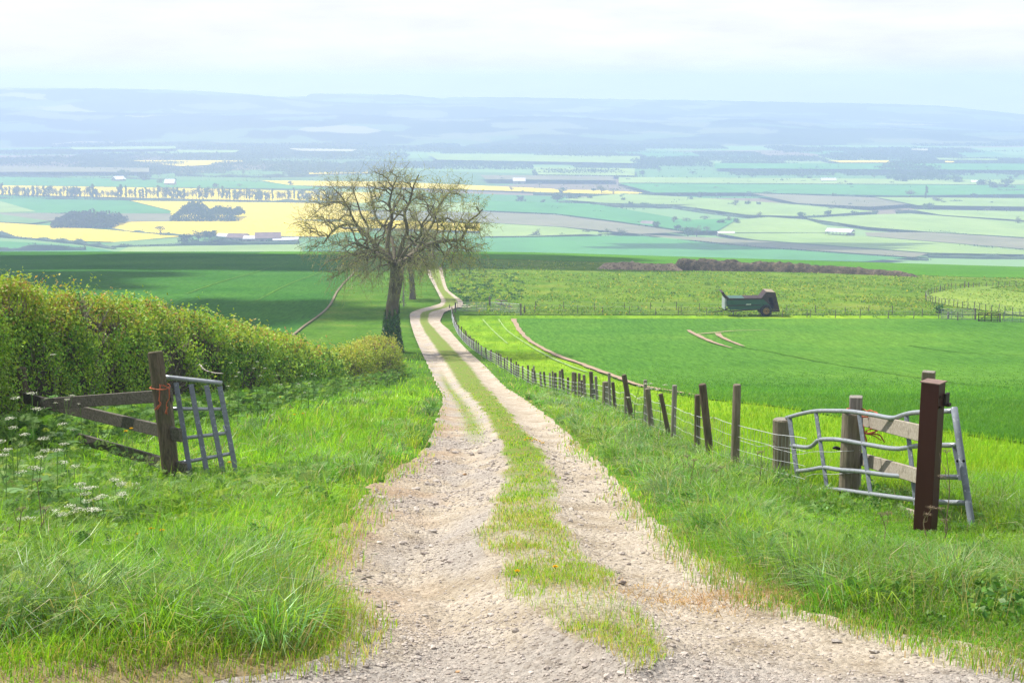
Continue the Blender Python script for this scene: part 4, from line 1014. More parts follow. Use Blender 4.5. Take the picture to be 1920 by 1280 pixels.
# ================================================================== woods, metals
def woodmat(name, cols, k=1.):
    m, nt, out = new_mat(name)
    v = coords(nt, (1, 1, .09), obj=False)
    v2 = coords(nt)
    c = ramp(nt, noise(nt, v, 42 * k, 5, .65), [(.3, cols[0]), (.5, cols[1]), (.7, cols[2])])
    c = mixc(nt, ramp(nt, noise(nt, v2, 3.5, 4), [(.5, (0, 0, 0)), (.72, (.7, .7, .7))]), c, cols[3])
    b = nd(nt, 'ShaderNodeBsdfPrincipled', {'Base Color': c, 'Roughness': .85, 'Specular IOR Level': .15})
    nt.links.new(nd(nt, 'ShaderNodeBump', {'Height': noise(nt, v, 60 * k, 4, .7), 'Strength': .55, 'Distance': .012}).outputs[0], b.inputs['Normal'])
    nt.links.new(b.outputs[0], out.inputs[0]); return m
def boardmat(name, cols, d):
    """grain running along world direction d (unit, mostly horizontal)"""
    m, nt, out = new_mat(name)
    rz = -math.atan2(d[1], d[0])
    v = coords(nt, (.06, 1, 1), rz=rz)
    c = ramp(nt, noise(nt, v, 34, 5, .65), [(.3, cols[0]), (.5, cols[1]), (.7, cols[2])])
    v2 = coords(nt, (.35, 1, 1), rz=rz)
    c = mixc(nt, ramp(nt, noise(nt, v2, 7, 4, .7), [(.58, (0, 0, 0)), (.74, (.75, .75, .75))]), c, cols[3])
    b = nd(nt, 'ShaderNodeBsdfPrincipled', {'Base Color': c, 'Roughness': .85, 'Specular IOR Level': .12})
    nt.links.new(nd(nt, 'ShaderNodeBump', {'Height': noise(nt, v, 50, 4, .7), 'Strength': .5, 'Distance': .008}).outputs[0], b.inputs['Normal'])
    nt.links.new(b.outputs[0], out.inputs[0]); return m
M_post = woodmat('weathered post wood', [(.10, .085, .06), (.17, .145, .105), (.23, .2, .15), (.11, .115, .06)])
M_postd = woodmat('dark mossy post wood', [(.05, .04, .028), (.10, .08, .055), (.15, .12, .085), (.06, .07, .03)])
M_postg = woodmat('grey post wood', [(.13, .12, .10), (.21, .195, .17), (.29, .27, .235), (.16, .15, .11)])
M_galv = surf('galvanised tube', [(.20, .225, .25), (.29, .315, .34), (.245, .27, .295)], 14., rough=.4, metal=.45, spec=.5, bump=.05, fine=(60., (.55, .57, .6), .62, .72))
M_galvd = surf('dull galvanised flat bar', [(.10, .12, .14), (.15, .175, .20), (.125, .145, .17)], 10., rough=.65, metal=.0, spec=.25, fine=(30., (.4, .42, .44), .6, .75))
M_wire = surf('fence wire', [(.42, .43, .44), (.55, .56, .57)], 3., rough=.45, metal=.5)
M_red = surf('red oxide painted steel', [(.042, .014, .011), (.056, .019, .015), (.048, .016, .013)], 5., (1, 1, .3), rough=.5, spec=.22, bump=.06, fine=(26., (.06, .03, .022), .66, .78))
M_dark = surf('dark iron', [(.03, .025, .022), (.06, .045, .035)], 12., rough=.6, metal=.3)
M_twine = surf('orange baler twine', [(.33, .085, .04), (.44, .14, .07)], 40.)
M_black = surf('black plastic', [(.008, .008, .009), (.02, .02, .02)], 20., rough=.45)
def post_round(mb, base, top, r, n=14, sink=.3):
    b, t = np.array(base, float), np.array(top, float); d = (t - b) / np.linalg.norm(t - b)
    b2 = b - d * sink; k = 9
    pts = b2 + (t - b2) * np.linspace(0, 1, k)[:, None]
    rr = r * (1.04 - .08 * np.linspace(0, 1, k)); v, f = tubes(pts, rr, n)
    v = v + (.05 * r * fbm(v[:, 0] * 40 + b[0] * 7, v[:, 2] * 3 + v[:, 1] * 40, 3, 2))[:, None]
    v2, f2 = tubes(np.array([t, t + d * .012]), np.array([rr[-1] * .985, rr[-1] * .86]), n)
    return mb.add(v, f).add(v2, f2)
def gz(px, D): return float(zg(XS(px, 640)[0] * D, D))

# ------------------------------------------------------------------ right corner
# red steel gate post
D = 12.3; c = P(1745.5, 800, D); zt = P(1745, 716, D)[2]; zb = gz(1745, D) - .25
root = empty('gate_post', (c[0], D, zb + .25), 'dark red steel box gate post at the right of the track', 'gate post', None, 0)
s_ = .168; rz = R(-38)
mb = MB()
bm_ = MB().box((c[0], D, (zt + zb) / 2), s_, s_, zt - zb, rz)
o = bm_.build('shaft', M_red, root); bv = o.modifiers.new('edge', 'BEVEL'); bv.width = .007; bv.segments = 2
MB().box((c[0], D, zt + .004), s_ + .016, s_ + .016, .009, rz).build('cap', surf('sunlit steel lid', [(.14, .09, .075), (.22, .15, .12)], 8., rough=.55), root)  # lid coloured paler than the shaft to give the lit top edge
def onpost(px, py, off=.0):  # a point on the right hand face
    q = P(px, py, D); nrm = np.array([math.cos(rz), math.sin(rz), 0]); k_ = (s_ / 2 + off - (q - [c[0], D, q[2]]) @ nrm)
    return q + nrm * k_
fn = np.array([math.sin(-rz) * -1, -math.cos(rz), 0])
lug = MB(); a = P(1775, 747, D); lug.box(a + [0, 0, 0], .02, .09, .10, rz); lug.box(a + [.012, 0, -.055], .05, .05, .03, rz)
lug.build('latch_bracket', M_dark, root)
for (bx, by) in ((1766, 745), (1765, 764), (1752, 858)):
    q = P(bx, by, D - .105); MB().tube([q, q - [.004, -.012, 0], q + [0, .03, 0]], [.012, .012, .012], 8).build('bolt', M_dark, root)

# post behind it
Db = 12.75; t = P(1741.5, 697, Db); zb = gz(1741, Db)
root = empty('wooden_post', (t[0], Db, zb), 'square wooden post rising just behind the red steel post', 'post')
MB().beam([t[0], Db, zb - .3], t, .115, .115, side=(.4, .9, 0), bev=.01).build('shaft', M_post, root)
MB().beam(t, t + [0, 0, .004], .108, .108, side=(.4, .9, 0), bev=.008).build('end_grain', M_postg, root)

# round post + square post behind + short post at the end of the wire fence
def simple_post(label, pxb, pyb, pxt, pyt, D, r, m, square=False):
    b = P(pxb, pyb, D); b[2] = gz(pxb, D); t = P(pxt, pyt, D)
    root = empty('wooden_post', b, label, 'post')
    if square: MB().beam(b - [0, 0, .3], t, 2 * r, 2 * r, side=(.25, .95, 0), bev=.012).build('shaft', m, root)
    else: post_round(MB(), b, t, r).build('shaft', m, root, sm=False)
    q = MB(); d = t - b; d /= np.linalg.norm(d)
    if square: q.beam(t + d * .001, t + d * .006, 1.9 * r, 1.9 * r, side=(.25, .95, 0), bev=.01)
    else: q.tube([t + d * .0125, t + d * .016], [r * .84, r * .8], 14)
    q.build('end_grain', M_postg, root)
simple_post('round weathered post in front of the rails, wire wrapped round it', 1591, 912, 1597, 775, 15.4, .111, M_post)
simple_post('square split topped post directly behind the round post', 1604, 905, 1605, 744, 15.85, .075, M_postg, True)
simple_post('short thick round post at the near end of the wire fence', 1466, 890, 1465, 787, 17.3, .115, M_post)

# wooden rails between round post and red post
Ra, Rb = P(1612, 800, 15.75), P(1741, 810, 12.55)
root = empty('rail_fence', (Ra[0], 14.2, gz(1680, 14.2)), 'pale sunlit wooden rails running between round post and red steel post', 'fence')
rd = (Rb - Ra); M_rail = boardmat('pale rail wood', [(.18, .155, .12), (.27, .24, .195), (.35, .32, .27), (.13, .11, .08)], rd / np.linalg.norm(rd))
for (p1, y1, p2, y2, w_) in ((1617, 785, 1735, 814, .165), (1612, 859, 1735, 896, .15), (1622, 936, 1735, 978, .15)):
    def Dl(px):  # depth of the rail line at this column
        X = XS(px, 640)[0]; t = (X * Ra[1] - Ra[0]) / ((Rb[0] - Ra[0]) - X * (Rb[1] - Ra[1])); return Ra[1] + t * (Rb[1] - Ra[1])
    MB().beam(P(p1, y1, Dl(p1)), P(p2, y2, Dl(p2)), w_, .038).build('rail', M_rail, root)

# galvanised gate with kinked rails
GA, GB = (XS(1488, 640)[0] * 16.9, 16.9), (XS(1806, 640)[0] * 12.75, 12.75)
def GD(px):
    X = XS(px, 640)[0]; t = (X * GA[1] - GA[0]) / ((GB[0] - GA[0]) - X * (GB[1] - GA[1])); return GA[1] + t * (GB[1] - GA[1])
def G(px, py, lean=0.):
    D = GD(px) ; k_ = (py - 770) / 250.
    return P(px, py, D - .30 * k_)
root = empty('metal_gate', (*[(GA[i] + GB[i]) / 2 for i in (0, 1)], gz(1640, 14.6)), 'bent galvanised field gate leaning behind the wooden rails at the right', 'gate')
for pts in ([(1475, 783), (1500, 776), (1530, 770.5), (1560, 770), (1594, 771), (1640, 778), (1676, 783.5), (1690, 779), (1706, 774.5), (1740, 772), (1786, 770)],
            [(1484, 835), (1521, 837), (1534, 825), (1552, 823), (1574, 824), (1626, 833), (1685, 841), (1715, 836), (1793, 834)],
            [(1494, 883), (1520, 880), (1544, 876), (1571, 880), (1610, 883), (1662, 890), (1710, 893), (1800, 894)],
            [(1506, 921), (1540, 918), (1564, 917), (1620, 924), (1705, 935), (1767, 941), (1809, 942)],
            [(1512, 950), (1600, 965), (1700, 978), (1764, 984), (1816, 990)]):
    Q = spl([G(*p) for p in pts], 4 * len(pts)); MB().tube(Q, .025, 10).build('rail', M_galv, root, sm=True)
for (a, b, w_) in (((1479, 778), (1500, 935), .062), ((1529, 773), (1553, 935), .05), ((1610, 776), (1632, 930), .05), ((1698, 779), (1716, 945), .05)):
    mb = MB(); A_, B2 = G(*a), G(*b); mb.beam(A_ + [0, -.026, 0], B2 + [0, -.026, 0], w_, .012, side=(.8, -.6, 0)); mb.build('upright', M_galvd, root)
mb = MB(); A_, B2 = G(1789, 764), G(1829, 1030); mb.tube(np.linspace(A_, B2, 6), .033, 12); mb.build('end_stile', M_galvd, root, sm=True)
hl = MB(); A_, B2 = G(1789, 836), G(1802, 900)
pl = [A_ + [-.02, 0, 0], A_ + [.03, 0, 0], B2 + [.03, 0, 0], B2 + [-.02, 0, 0]]; hl.prism(pl, (0, .012, 0)); hl.build('hanger_plate', M_galvd, root)
for (hx, hy) in ((1793, 862), (1804.5, 862)):
    q = G(hx, hy) + np.array([0, -.04, 0]); MB().tube([q, q + [0, .012, 0]], [.013, .013], 10).build('bolt_hole', M_black, root)
for (hx, hy) in ((1481, 799), (1484, 819)):
    q = G(hx, hy) + np.array([0, -.036, 0]); MB().tube([q, q + [0, .006, 0]], [.012, .012], 10).build('bolt_hole', surf('bright worn steel', [(.5, .5, .5), (.6, .6, .6)], 9.), root)

def twine(label, loops, tails, seed=1):
    """loops / tails: lists of world polylines; all knotted into one strand bundle"""
    mb = MB()
    for pl_ in loops + tails:
        for k_ in range(3):
            q = spl(np.array(pl_) + rng.normal(0, .006, (len(pl_), 3)), 5 * len(pl_)); mb.tube(q, .0045, 5)
    o = mb.build('baler_twine', M_twine, sm=True); return tag(o, label, 'twine')
c0 = P(1606, 782, 15.6)
lp = [c0 + [.02 + .13 * math.cos(a), .22 * math.sin(a), .05 + .01 * math.sin(3 * a)] for a in np.linspace(0, 6.2, 9)]
k0 = P(1621, 812, 15.2)
twine('orange twine bow tied on the top rail by the round post', [lp, [P(1617, 778, 15.3), P(1615, 790, 15.25), P(1619, 805, 15.2), k0], [k0, P(1632, 804, 15.2), P(1643, 806, 15.2), P(1636, 813, 15.2), k0], [k0, P(1630, 812, 15.15), P(1645, 808, 15.15)], [P(1622, 773, 15.4), P(1632, 770, 15.3), P(1644, 773, 15.2), P(1650, 778, 15.1)]],
      [[k0, P(1622, 823, 15.2), P(1622, 837, 15.2)], [k0, P(1640, 818, 15.2), P(1651, 826, 15.2)], [k0, P(1648, 815, 15.2), P(1658, 828, 15.2)], [k0, P(1625, 825, 15.2), P(1624, 835, 15.2)]])

# ------------------------------------------------------------------ left corner: rails, posts, hurdle
d0 = P(292, 800, 17.45); d1 = P(50, 747, 21.2)
root = empty('rail_fence', (d0[0], 17.5, gz(300, 17.5)), 'dark weathered post and rail fence with a sagging lower board at the left', 'fence')
M_lrail = boardmat('dark rail wood', [(.06, .055, .045), (.11, .10, .085), (.17, .155, .135), (.07, .07, .045)], (d1 - d0) / np.linalg.norm(d1 - d0))
b = P(322, 905, 17.45); b[2] = gz(320, 17.45); t = P(291, 661, 17.7)
p_ = post_round(MB(), b, t, .103).build('post', M_postd, root)
p_['label'] = 'tall round leaning post'
q = MB(); dd = (t - b) / np.linalg.norm(t - b); q.tube([t + dd * .0125, t + dd * .016], [.086, .08], 14); q.build('end_grain', M_post, p_)
b = P(329, 905, 17.5); b[2] = gz(326, 17.5); t = P(312, 724, 17.75)
post_round(MB(), b, t, .062, 10).build('post', M_post, root)['label'] = 'thin split post fixed against the tall post'
bb = P(42, 800, 22.6); bb[2] = gz(42, 22.6)
post_round(MB(), bb, P(38, 690, 22.6), .105).build('post', M_postd, root)['label'] = 'dark post standing inside the hedge'
MB().beam(P(46, 746, 21.4), P(339, 816, 17.3), .175, .04).build('rail', M_lrail, root)['label'] = 'long sagging board'
MB().beam(P(84, 757, 19.9), P(322, 741, 17.68), .165, .04).build('rail', M_lrail, root)
MB().beam(P(150, 822, 20.2), P(349, 880, 17.25), .165, .04).build('rail', M_lrail, root)
hd = lambda px, py, D: P(px, py, D)
k0 = hd(301, 722, 17.5)
lp = [hd(296, 725, 17.6) + np.array([.125 * math.cos(a) + .03, .16 * math.sin(a), .0]) for a in np.linspace(0, 6.2, 10)]
twine('orange twine round the tall left post, two frayed ends hanging', [lp], [[k0, hd(299, 735, 17.45), hd(298, 752, 17.45), hd(302, 755, 17.45), hd(294, 767, 17.42)], [hd(305, 722, 17.5), hd(318, 729, 17.46), hd(317, 745, 17.46), hd(312, 758, 17.45), hd(312, 776, 17.43)], [hd(297, 760, 17.42), hd(290, 768, 17.42)], [hd(313, 762, 17.42), hd(310, 775, 17.42)]])
def H_(px, py): return P(px, py, 17.95 - .45 * (py - 710) / 180.)
b = H_(380, 880)
root = empty('metal_gate', (b[0], 17.55, gz(380, 17.55)), 'short galvanised gate leaning against the tall left post', 'gate')
for pts, r in (([(303, 706), (360, 712), (416, 718)], .031), ([(318, 766), (370, 766.5), (421, 767)], .025), ([(330, 823), (380, 817), (430, 811)], .025), ([(332, 868), (385, 859), (437, 849)], .025), ([(338, 906), (390, 903), (444, 897)], .025)):
    MB().tube(spl([H_(*p) for p in pts], 8), r, 12).build('rail', M_galv, root, sm=True)
for a, b in (((331, 716), (360, 900)), ((359, 719), (392, 900)), ((388, 721), (422, 898)), ((413, 723), (446, 896))):
    MB().beam(H_(*a) + [0, -.036, 0], H_(*b) + [0, -.036, 0], .068, .014, side=(1, 0, 0)).build('upright', M_galvd, root)
q0, q1 = H_(420, 795), H_(425, 806); MB().tube([q0 + [0, -.06, 0], q1 + [0, -.06, 0]], .012, 8).build('catch', M_galv, root)

# ------------------------------------------------------------------ wire fence down the right of the track
POSTS = [(1382, 722, 1383, 16, 0), (1317, 721, 1338, 15, 1), (1308, 741, 1311, 12, 1), (1265, 723, 1265, 10, 2), (1239, 739, 1260, 9, 1), (1214, 729, 1225, 11, 0), (1210, 713, 1212, 7, 2), (1170, 703, 1188, 10, 1), (1173, 735, 1175, 6, 0),
 (1149, 717, 1156, 7, 1), (1142, 700, 1146, 6, 2), (1135, 716, 1136, 12, 0), (1117, 706, 1121, 6, 2), (1108, 697, 1112, 8, 1), (1095, 703, 1098, 6, 0), (1091, 713, 1093, 5, 1), (1086, 700, 1087, 6, 0), (1079, 699, 1080, 5, 1), (1075, 698, 1075, 7, 0),
 (1065, 708, 1066, 5, 1), (1054, 692, 1058, 5, 1), (1050, 695, 1050, 5, 0), (1041, 699, 1042, 6, 1), (1036, 696, 1037, 4, 0), (1031, 699, 1032, 4, 2), (1020, 697, 1023, 4.5, 1), (1013, 697, 1015, 4.5, 0), (1002, 695, 1006, 4, 1), (998, 691, 999, 4, 0), (1001, 686, 1001, 3.5, 2),
 (990, 685, 991, 4, 1), (980, 686, 981, 4, 0), (972, 687, 972, 3.6, 1), (968, 689, 968, 3.2, 1), (963, 681, 964, 3.4, 0), (958, 683, 959, 3.4, 1), (951, 682, 951, 3.2, 0), (946, 671, 947, 3.4, 1), (939, 673, 940, 3.2, 0), (935, 667, 935.5, 3.2, 1), (931, 666, 931.5, 3, 0),
 (921, 665, 921.5, 3.2, 1), (919, 657, 919.5, 2.8, 0), (910.5, 652, 913, 3, 1), (902.5, 648, 903.5, 3, 0), (897, 646, 898, 2.8, 1), (893, 645, 894, 2.6, 0), (888, 638, 889, 2.6, 1), (884, 638, 885, 2.6, 0), (880, 634, 880.5, 2.4, 1), (875, 630, 875.5, 2.4, 0), (870, 628, 870.5, 2.4, 1)]
mm = [M_post, M_postd, M_postg]
Dtab = np.linspace(14, 165, 3000); PXt = 960 + F * fence_x(Dtab) / (Dtab * cp + (EYE - zg(fence_x(Dtab), Dtab)) * sp)
def fence_D(px): return float(np.interp(-px, -PXt, Dtab))
root = empty('wire_fence', (float(fence_x(50)), 50, gz(1100, 45)), 'long wire netting fence with many leaning posts right of the track', 'fence')
for (pxt, pyt, pxb, wpx, mi) in POSTS:
    D = fence_D(pxb); b = np.array([XS(pxb, 700)[0] * D, D, 0]); b[2] = float(zg(b[0], D)); t = P(pxt, pyt, D + random.uniform(-.06, .06))
    if t[2] - b[2] < .75: t[2] = b[2] + random.uniform(.8, 1.0)
    if t[2] - b[2] > 1.75: t[2] = b[2] + 1.7
    post_round(MB(), b, t, max(.036, wpx * D / F / 2), 12 if D < 40 else 7).build('post', mm[mi], root)
D = 98.
while D < 156:
    b = np.array([float(fence_x(D)), D, 0]); b[2] = float(zg(b[0], D))
    if D > 110: post_round(MB(), b, b + [random.uniform(-.1, .1), 0, random.uniform(.85, 1.1)], .055, 6).build('post', mm[int(D) % 2], root)
    D += random.uniform(1.6, 2.6)
# netting: line wires and stays
hts = [.05, .2, .36, .54, .70]
yy = np.concatenate([np.arange(15.6, 60, .25), np.arange(60, 156, 1.)])
fxv = fence_x(yy); fzv = zg(fxv, yy)
sag = .05 * vnoise(yy / 1.7, yy * 0, 3) + .10 * np.clip(vnoise(yy / 5, yy * 0 + 4, 5), -1, 1)
xo = fxv + .05 * vnoise(yy / 2, yy * 0 + 9, 6) - .05
rw = np.maximum(.0030, .00014 * yy)
mb = MB()
for h in hts:
    mb.add(*tubes(np.stack([xo, yy, fzv + h + sag * (.3 + h)], 1)[None], (rw * (1.3 if h == hts[-1] else .8))[None], 4, False))
ysx = [16.]
while ysx[-1] < 150: ysx.append(ysx[-1] + max(.16, .008 * ysx[-1]))
ysx = np.array(ysx); n = len(ysx)
S_ = np.interp(ysx, yy, sag); Xv = np.interp(ysx, yy, xo); Zv = zg(fence_x(ysx), ysx)
Pt = np.stack([np.stack([Xv, ysx, Zv + h + S_ * (.3 + h)], 1) for h in hts], 1)
mb.add(*tubes(Pt, np.tile(np.maximum(.0021, .00009 * ysx)[:, None], (1, 5)), 3, False))
# the top line wire carried on to the short post and round the round post
zt_ = fzv[0] + .7
a = np.array([xo[0], yy[0], zt_])
for (y0, y1) in ((838, 846), (885, 888)):
    mb.tube(spl([P(1384, y0 - 14, 19.4), P(1420, y0 - 2, 18.4), P(1450, y0 + 1, 17.2), P(1482, y0 + 10, 16.9), P(1530, y1, 16.), P(1571, y1, 15.3), P(1591, y1 - 1, 15.27), P(1612, y1 - 3, 15.35)], 40), .003, 5)
mb.build('netting', M_wire, root)

for (px, py, D, lab, s) in ((1112, 738, 49., 'black plastic scrap perched on a short leaning fence post', 1.6), (1567, 841, 15.5, 'small black plastic insulator sticking out left of the round post', .7)):
    q = P(px, py, D); mb = MB()
    if s < 1: mb.tube(spl([q + [-.035, 0, .004], q + [-.01, 0, .014], q + [.03, 0, .004], q + [.06, 0, -.004]], 10), np.array([.008, .014, .018, .02, .022, .022, .02, .02, .016, .012]), 8)
    else: mb.tube(spl([q + [-.11, 0, -.10], q + [-.04, 0, -.04], q + [.03, 0, .02], q + [.04, 0, .11], q + [-.01, 0, .16], q + [-.04, 0, .12]], 14), np.array([.03, .05, .06, .07, .07, .075, .07, .065, .06, .05, .04, .035, .03, .02]), 8)
    tag(mb.build('plastic_scrap', M_black, sm=True), lab, 'scrap')

# ------------------------------------------------------------------ far fences and gates
M_fpost = surf('far grey fence wood', [(.10, .09, .07), (.2, .18, .15)], 2.)
def far_fence(label, bases, hgt, r, wires, thick=()):
    Q = np.array([at(*b) for b in bases]); 
    root = empty('wire_fence', Q[len(Q) // 2], label, 'fence')
    for i, q in enumerate(Q):
        h = hgt * random.uniform(.85, 1.12); k_ = 1.7 if i in thick else 1
        MB().tube([q - [0, 0, .2], q + [random.uniform(-.07, .07), 0, h * (1.12 if k_ > 1 else 1)]], [r * k_, r * .9 * k_], 6).build('post', M_fpost, root)
    mb = MB()
    for h in wires: mb.tube(np.array([q + [0, 0, h] for q in Q]), .009, 3)
    mb.build('wire', M_wire, root)
far_fence('thin post and wire fence along the far edge of the wheat, nearer line', [(px, py) for px, py in ((985, 588), (1003, 588), (1083, 588.5), (1130, 590), (1180, 590), (1229, 591.5), (1272, 590), (1277, 590.5), (1325, 592), (1375, 592), (1423, 594), (1467, 595.5), (1513, 596), (1519, 595), (1566, 597), (1612, 597), (1665, 598.5), (1713, 598.5), (1760, 599), (1795, 602), (1880, 603))], .95, .05, (.45, .9))
far_fence('thin post and wire fence behind the muck spreader, farther line', [(px, py) for px, py in ((1004, 578), (1056, 579), (1114, 581), (1171, 581.5), (1219, 581.5), (1269, 582), (1311, 583.5), (1475, 585.5), (1529, 588.5), (1585, 590), (1628, 588), (1673, 590), (1729, 594.5))], .95, .05, (.45, .9))
arc = [(1925, 536), (1905, 537), (1893, 538), (1884, 538.5), (1872, 539), (1861, 539), (1849, 539), (1836, 539.5), (1825, 540.5), (1816, 541), (1808, 541.5), (1801, 542), (1792, 543), (1783, 544), (1777, 545.5), (1771, 546.5), (1767, 548), (1762, 549), (1756, 550.5), (1752, 551), (1746, 553), (1741, 554.5), (1737, 557), (1735.5, 560), (1736, 563), (1738, 566), (1741, 567.5), (1745, 568.5), (1749, 569.5), (1754, 570.5), (1760, 571.5), (1766, 573), (1771, 574), (1779, 575), (1787.5, 576.5), (1794.5, 577.5), (1804, 579), (1814.5, 580.5), (1826, 580.5), (1837, 583), (1848, 584.5), (1859, 585.5), (1872, 586), (1884, 590), (1898, 592), (1912, 593.5), (1930, 595)]
far_fence('curving post and wire fence sweeping round the paddock at the right', arc, .95, .05, (.4, .9), (9, 10, 17))
Qa = np.array([at(*b) for b in arc]); hub = np.array([75., Qa[:, 1].mean() + 3, 0])
far = np.array([[Qa[i] * (1 - k_) + np.array([72 + i * 0, Qa[i, 1] + (hub[1] - Qa[i, 1]) * .2, 0]) * k_ for k_ in np.linspace(0, 1, 24)] for i in range(len(Qa))])
o = mk('paddock', np.stack([far[..., 0], far[..., 1], zmacro(far[..., 0], far[..., 1]) + .16], -1).reshape(-1, 3), [grid_faces(len(Qa), 24)], M_padd, smooth_=True)
tag(o, 'pale grazed paddock inside the curving fence', kind='structure')

def field_gate(label, a, b, h, m, nr=6, r=.022, pr=.09, brace=True):
    """a, b: image positions of the feet of the two end posts"""
    A_, B2 = at(*a), at(*b); mid = (A_ + B2) / 2
    root = empty('field_gate', mid, label, 'gate'); up = np.array([0, 0, 1.])
    d = (B2 - A_) / np.linalg.norm(B2 - A_); A1, B1 = A_ + d * .12, B2 - d * .12
    for i in range(nr):
        z = .12 + (h - .12) * (i / (nr - 1)) ** 1.1
        MB().tube([A1 + up * z, B1 + up * z], r * 1.4, 6).build('rail', m, root)
    for k_ in (0, .33, .66, 1):
        q = A1 + (B1 - A1) * k_; MB().tube([q + up * .1, q + up * (h + .03)], r * 1.4, 6).build('upright', m, root)
    if brace: MB().tube([A1 + up * .12, (A1 + B1) / 2 + up * h], r, 5).build('brace', m, root)
    return root
field_gate('pale metal field gate beside the end of the long wire fence', (856, 584), (914, 585), 1.1, M_galv)
field_gate('second pale metal field gate, right of the first by the wheat corner', (919, 585), (975, 589), 1.15, M_galv)
field_gate('grey metal gate in front of the curving paddock fence', (1762, 599), (1826, 600), 1.15, M_galv)
field_gate('dark wooden field gate by the paddock at the right', (1832, 604), (1873, 605), 1.0, M_dark, 5, .035)
field_gate('grey metal gate at the right edge next to the dark gate', (1880, 604), (1932, 606), 1.1, M_galv)
for (px, py, top, r, lab) in ((854, 585, 567, .1, 'dark gatepost at the end of the long wire fence'), (976.5, 591, 569, .1, 'dark gatepost between the pale gate and the wheat'), (918, 574, 556, .11, 'tall weathered post behind the two pale field gates'), (940.5, 575, 563, .07, 'shorter post right of the tall one behind the pale gates'), (983, 588, 575, .06, 'small post just right of the pale gates'),
                              (1828.5, 601, 578, .11, 'tall dark gatepost left of the dark wooden gate'), (1875, 605, 587, .1, 'dark gatepost right of the dark wooden gate'), (1778, 598, 584, .12, 'stout post standing in front of the grey metal gate'), (843, 579, 571.5, .07, 'small dark post where the long wire fence begins'), (1796, 602, 592, .06, 'little leaning post in front of the grey metal gate')):
    b = at(px, py); t = P(px, top, b[1]); root = empty('gatepost', b, lab, 'post')
    MB().tube([b - [0, 0, .2], t], [r, r * .95], 8).build('shaft', M_fpost, root)
    MB().tube([t, t + [0, 0, .03]], [r * .95, r * .6], 8).build('end_grain', M_postg, root)
a, b = at(929, 573), at(951, 577); rt = empty('rail_fence', (a + b) / 2, 'short broken rail fence between the posts behind the pale gates', 'fence')
MB().beam(a + [0, 0, .75], b + [0, 0, .8], .14, .05).build('rail', M_fpost, rt); MB().beam(a + [0, 0, .35], b + [.6, 0, .1], .14, .05).build('rail', M_fpost, rt)
p = at(1761, 588); 
bs = empty('bush', p, 'small round dark bush at the left end of the grey metal gate', 'bush')
c = p + rng.normal(0, .26, (160, 3)) + [0, 0, .55]; mk('foliage', leafquads(c, .22), [np.arange(640).reshape(-1, 4)], M_leaf, bs, col=np.repeat(palette(160, DK, [1, 1, 1]), 4, 0))
MB().tube([p - [0, 0, .1], p + [0, 0, .6]], [.06, .03], 5).build('stem', M_core, bs)

# ------------------------------------------------------------------ muck spreader
S0 = at(1400, 594); SD = S0[1]; pm = SD * 1.0 / F / 1.0
def sp_(px, py, dy=0.): 
    q = P(px, py, SD); q[1] += dy; return q
root = empty('muck_spreader', S0, 'old dark green muck spreader with one brown wheel seen in the rough pasture', 'trailer')
M_green = surf('faded green paint', [(.012, .065, .045), (.02, .085, .06), (.03, .09, .07)], 1.2, rough=.5, spec=.4, fine=(5., (.10, .12, .10), .68, .8))
M_rust = surf('rusty dark steel', [(.022, .02, .026), (.045, .032, .034), (.06, .035, .03)], 2.)
M_tyre = surf('old tyre rubber', [(.012, .013, .018), (.025, .026, .032)], 4., rough=.7)
M_rim = surf('faded ochre wheel', [(.24, .13, .045), (.32, .19, .07), (.2, .09, .04)], 3.)
wd = np.array([0, 2.1, 0])
bz = sp_(1400, 581)[2]
body = [sp_(1363, 562), sp_(1367, 559), sp_(1430, 559), sp_(1448, 557.5), sp_(1452, 577), sp_(1425, 580), sp_(1370, 581), sp_(1364, 575)]
MB().prism(body, wd).build('body', M_green, root)
hp = MB(); hp.prism([sp_(1362, 559.5, -.05), sp_(1430, 558.5, -.05), sp_(1430, 561.5, -.05), sp_(1362, 562.5, -.05)], wd + [0, .1, 0]); hp.build('top_rim', M_rust, root)
MB().prism([sp_(1362, 572, -.06), sp_(1426, 571, -.06), sp_(1426, 572.5, -.06), sp_(1362, 573.5, -.06)], (0, .05, 0)).build('side_rib', M_rust, root)
fl = MB(); fl.prism([sp_(1352, 548), sp_(1357.5, 548), sp_(1360.5, 554), sp_(1368, 559.5), sp_(1360.5, 560), sp_(1356, 552)], wd); fl.build('front_board', M_rust, root)
MB().prism([sp_(1359, 560, -.03), sp_(1362, 560, -.03), sp_(1362, 577, -.03), sp_(1358.5, 581, -.03)], wd + [0, .06, 0]).build('front_panel', surf('worn pale steel', [(.3, .33, .33), (.2, .25, .24)], 3.), root)
MB().prism([sp_(1428, 558.5, -.04), sp_(1437, 547), sp_(1454, 548), sp_(1462.5, 584), sp_(1449, 585), sp_(1444, 572)], wd + [0, .05, 0]).build('rear_hood', M_rust, root)
MB().prism([sp_(1437, 546.5, -.05), sp_(1453, 547.5, -.05), sp_(1453, 548.6, -.05), sp_(1437, 547.6, -.05)], wd + [0, .1, 0]).build('hood_edge', surf('pale worn edge', [(.3, .25, .18), (.2, .17, .13)], 4.), root)
MB().prism([sp_(1399, 569.5, -.075), sp_(1408, 569, -.075), sp_(1408, 571.5, -.075), sp_(1398, 571.5, -.075)], (0, .012, 0)).build('maker_plate', surf('worn white lettering plate', [(.5, .55, .5), (.3, .38, .34)], 9.), root)
MB().tube([sp_(1340, 587, 1.), sp_(1352, 586, 1.), sp_(1376, 578, 1.)], [.05, .06, .07], 8).build('drawbar', M_rust, root)
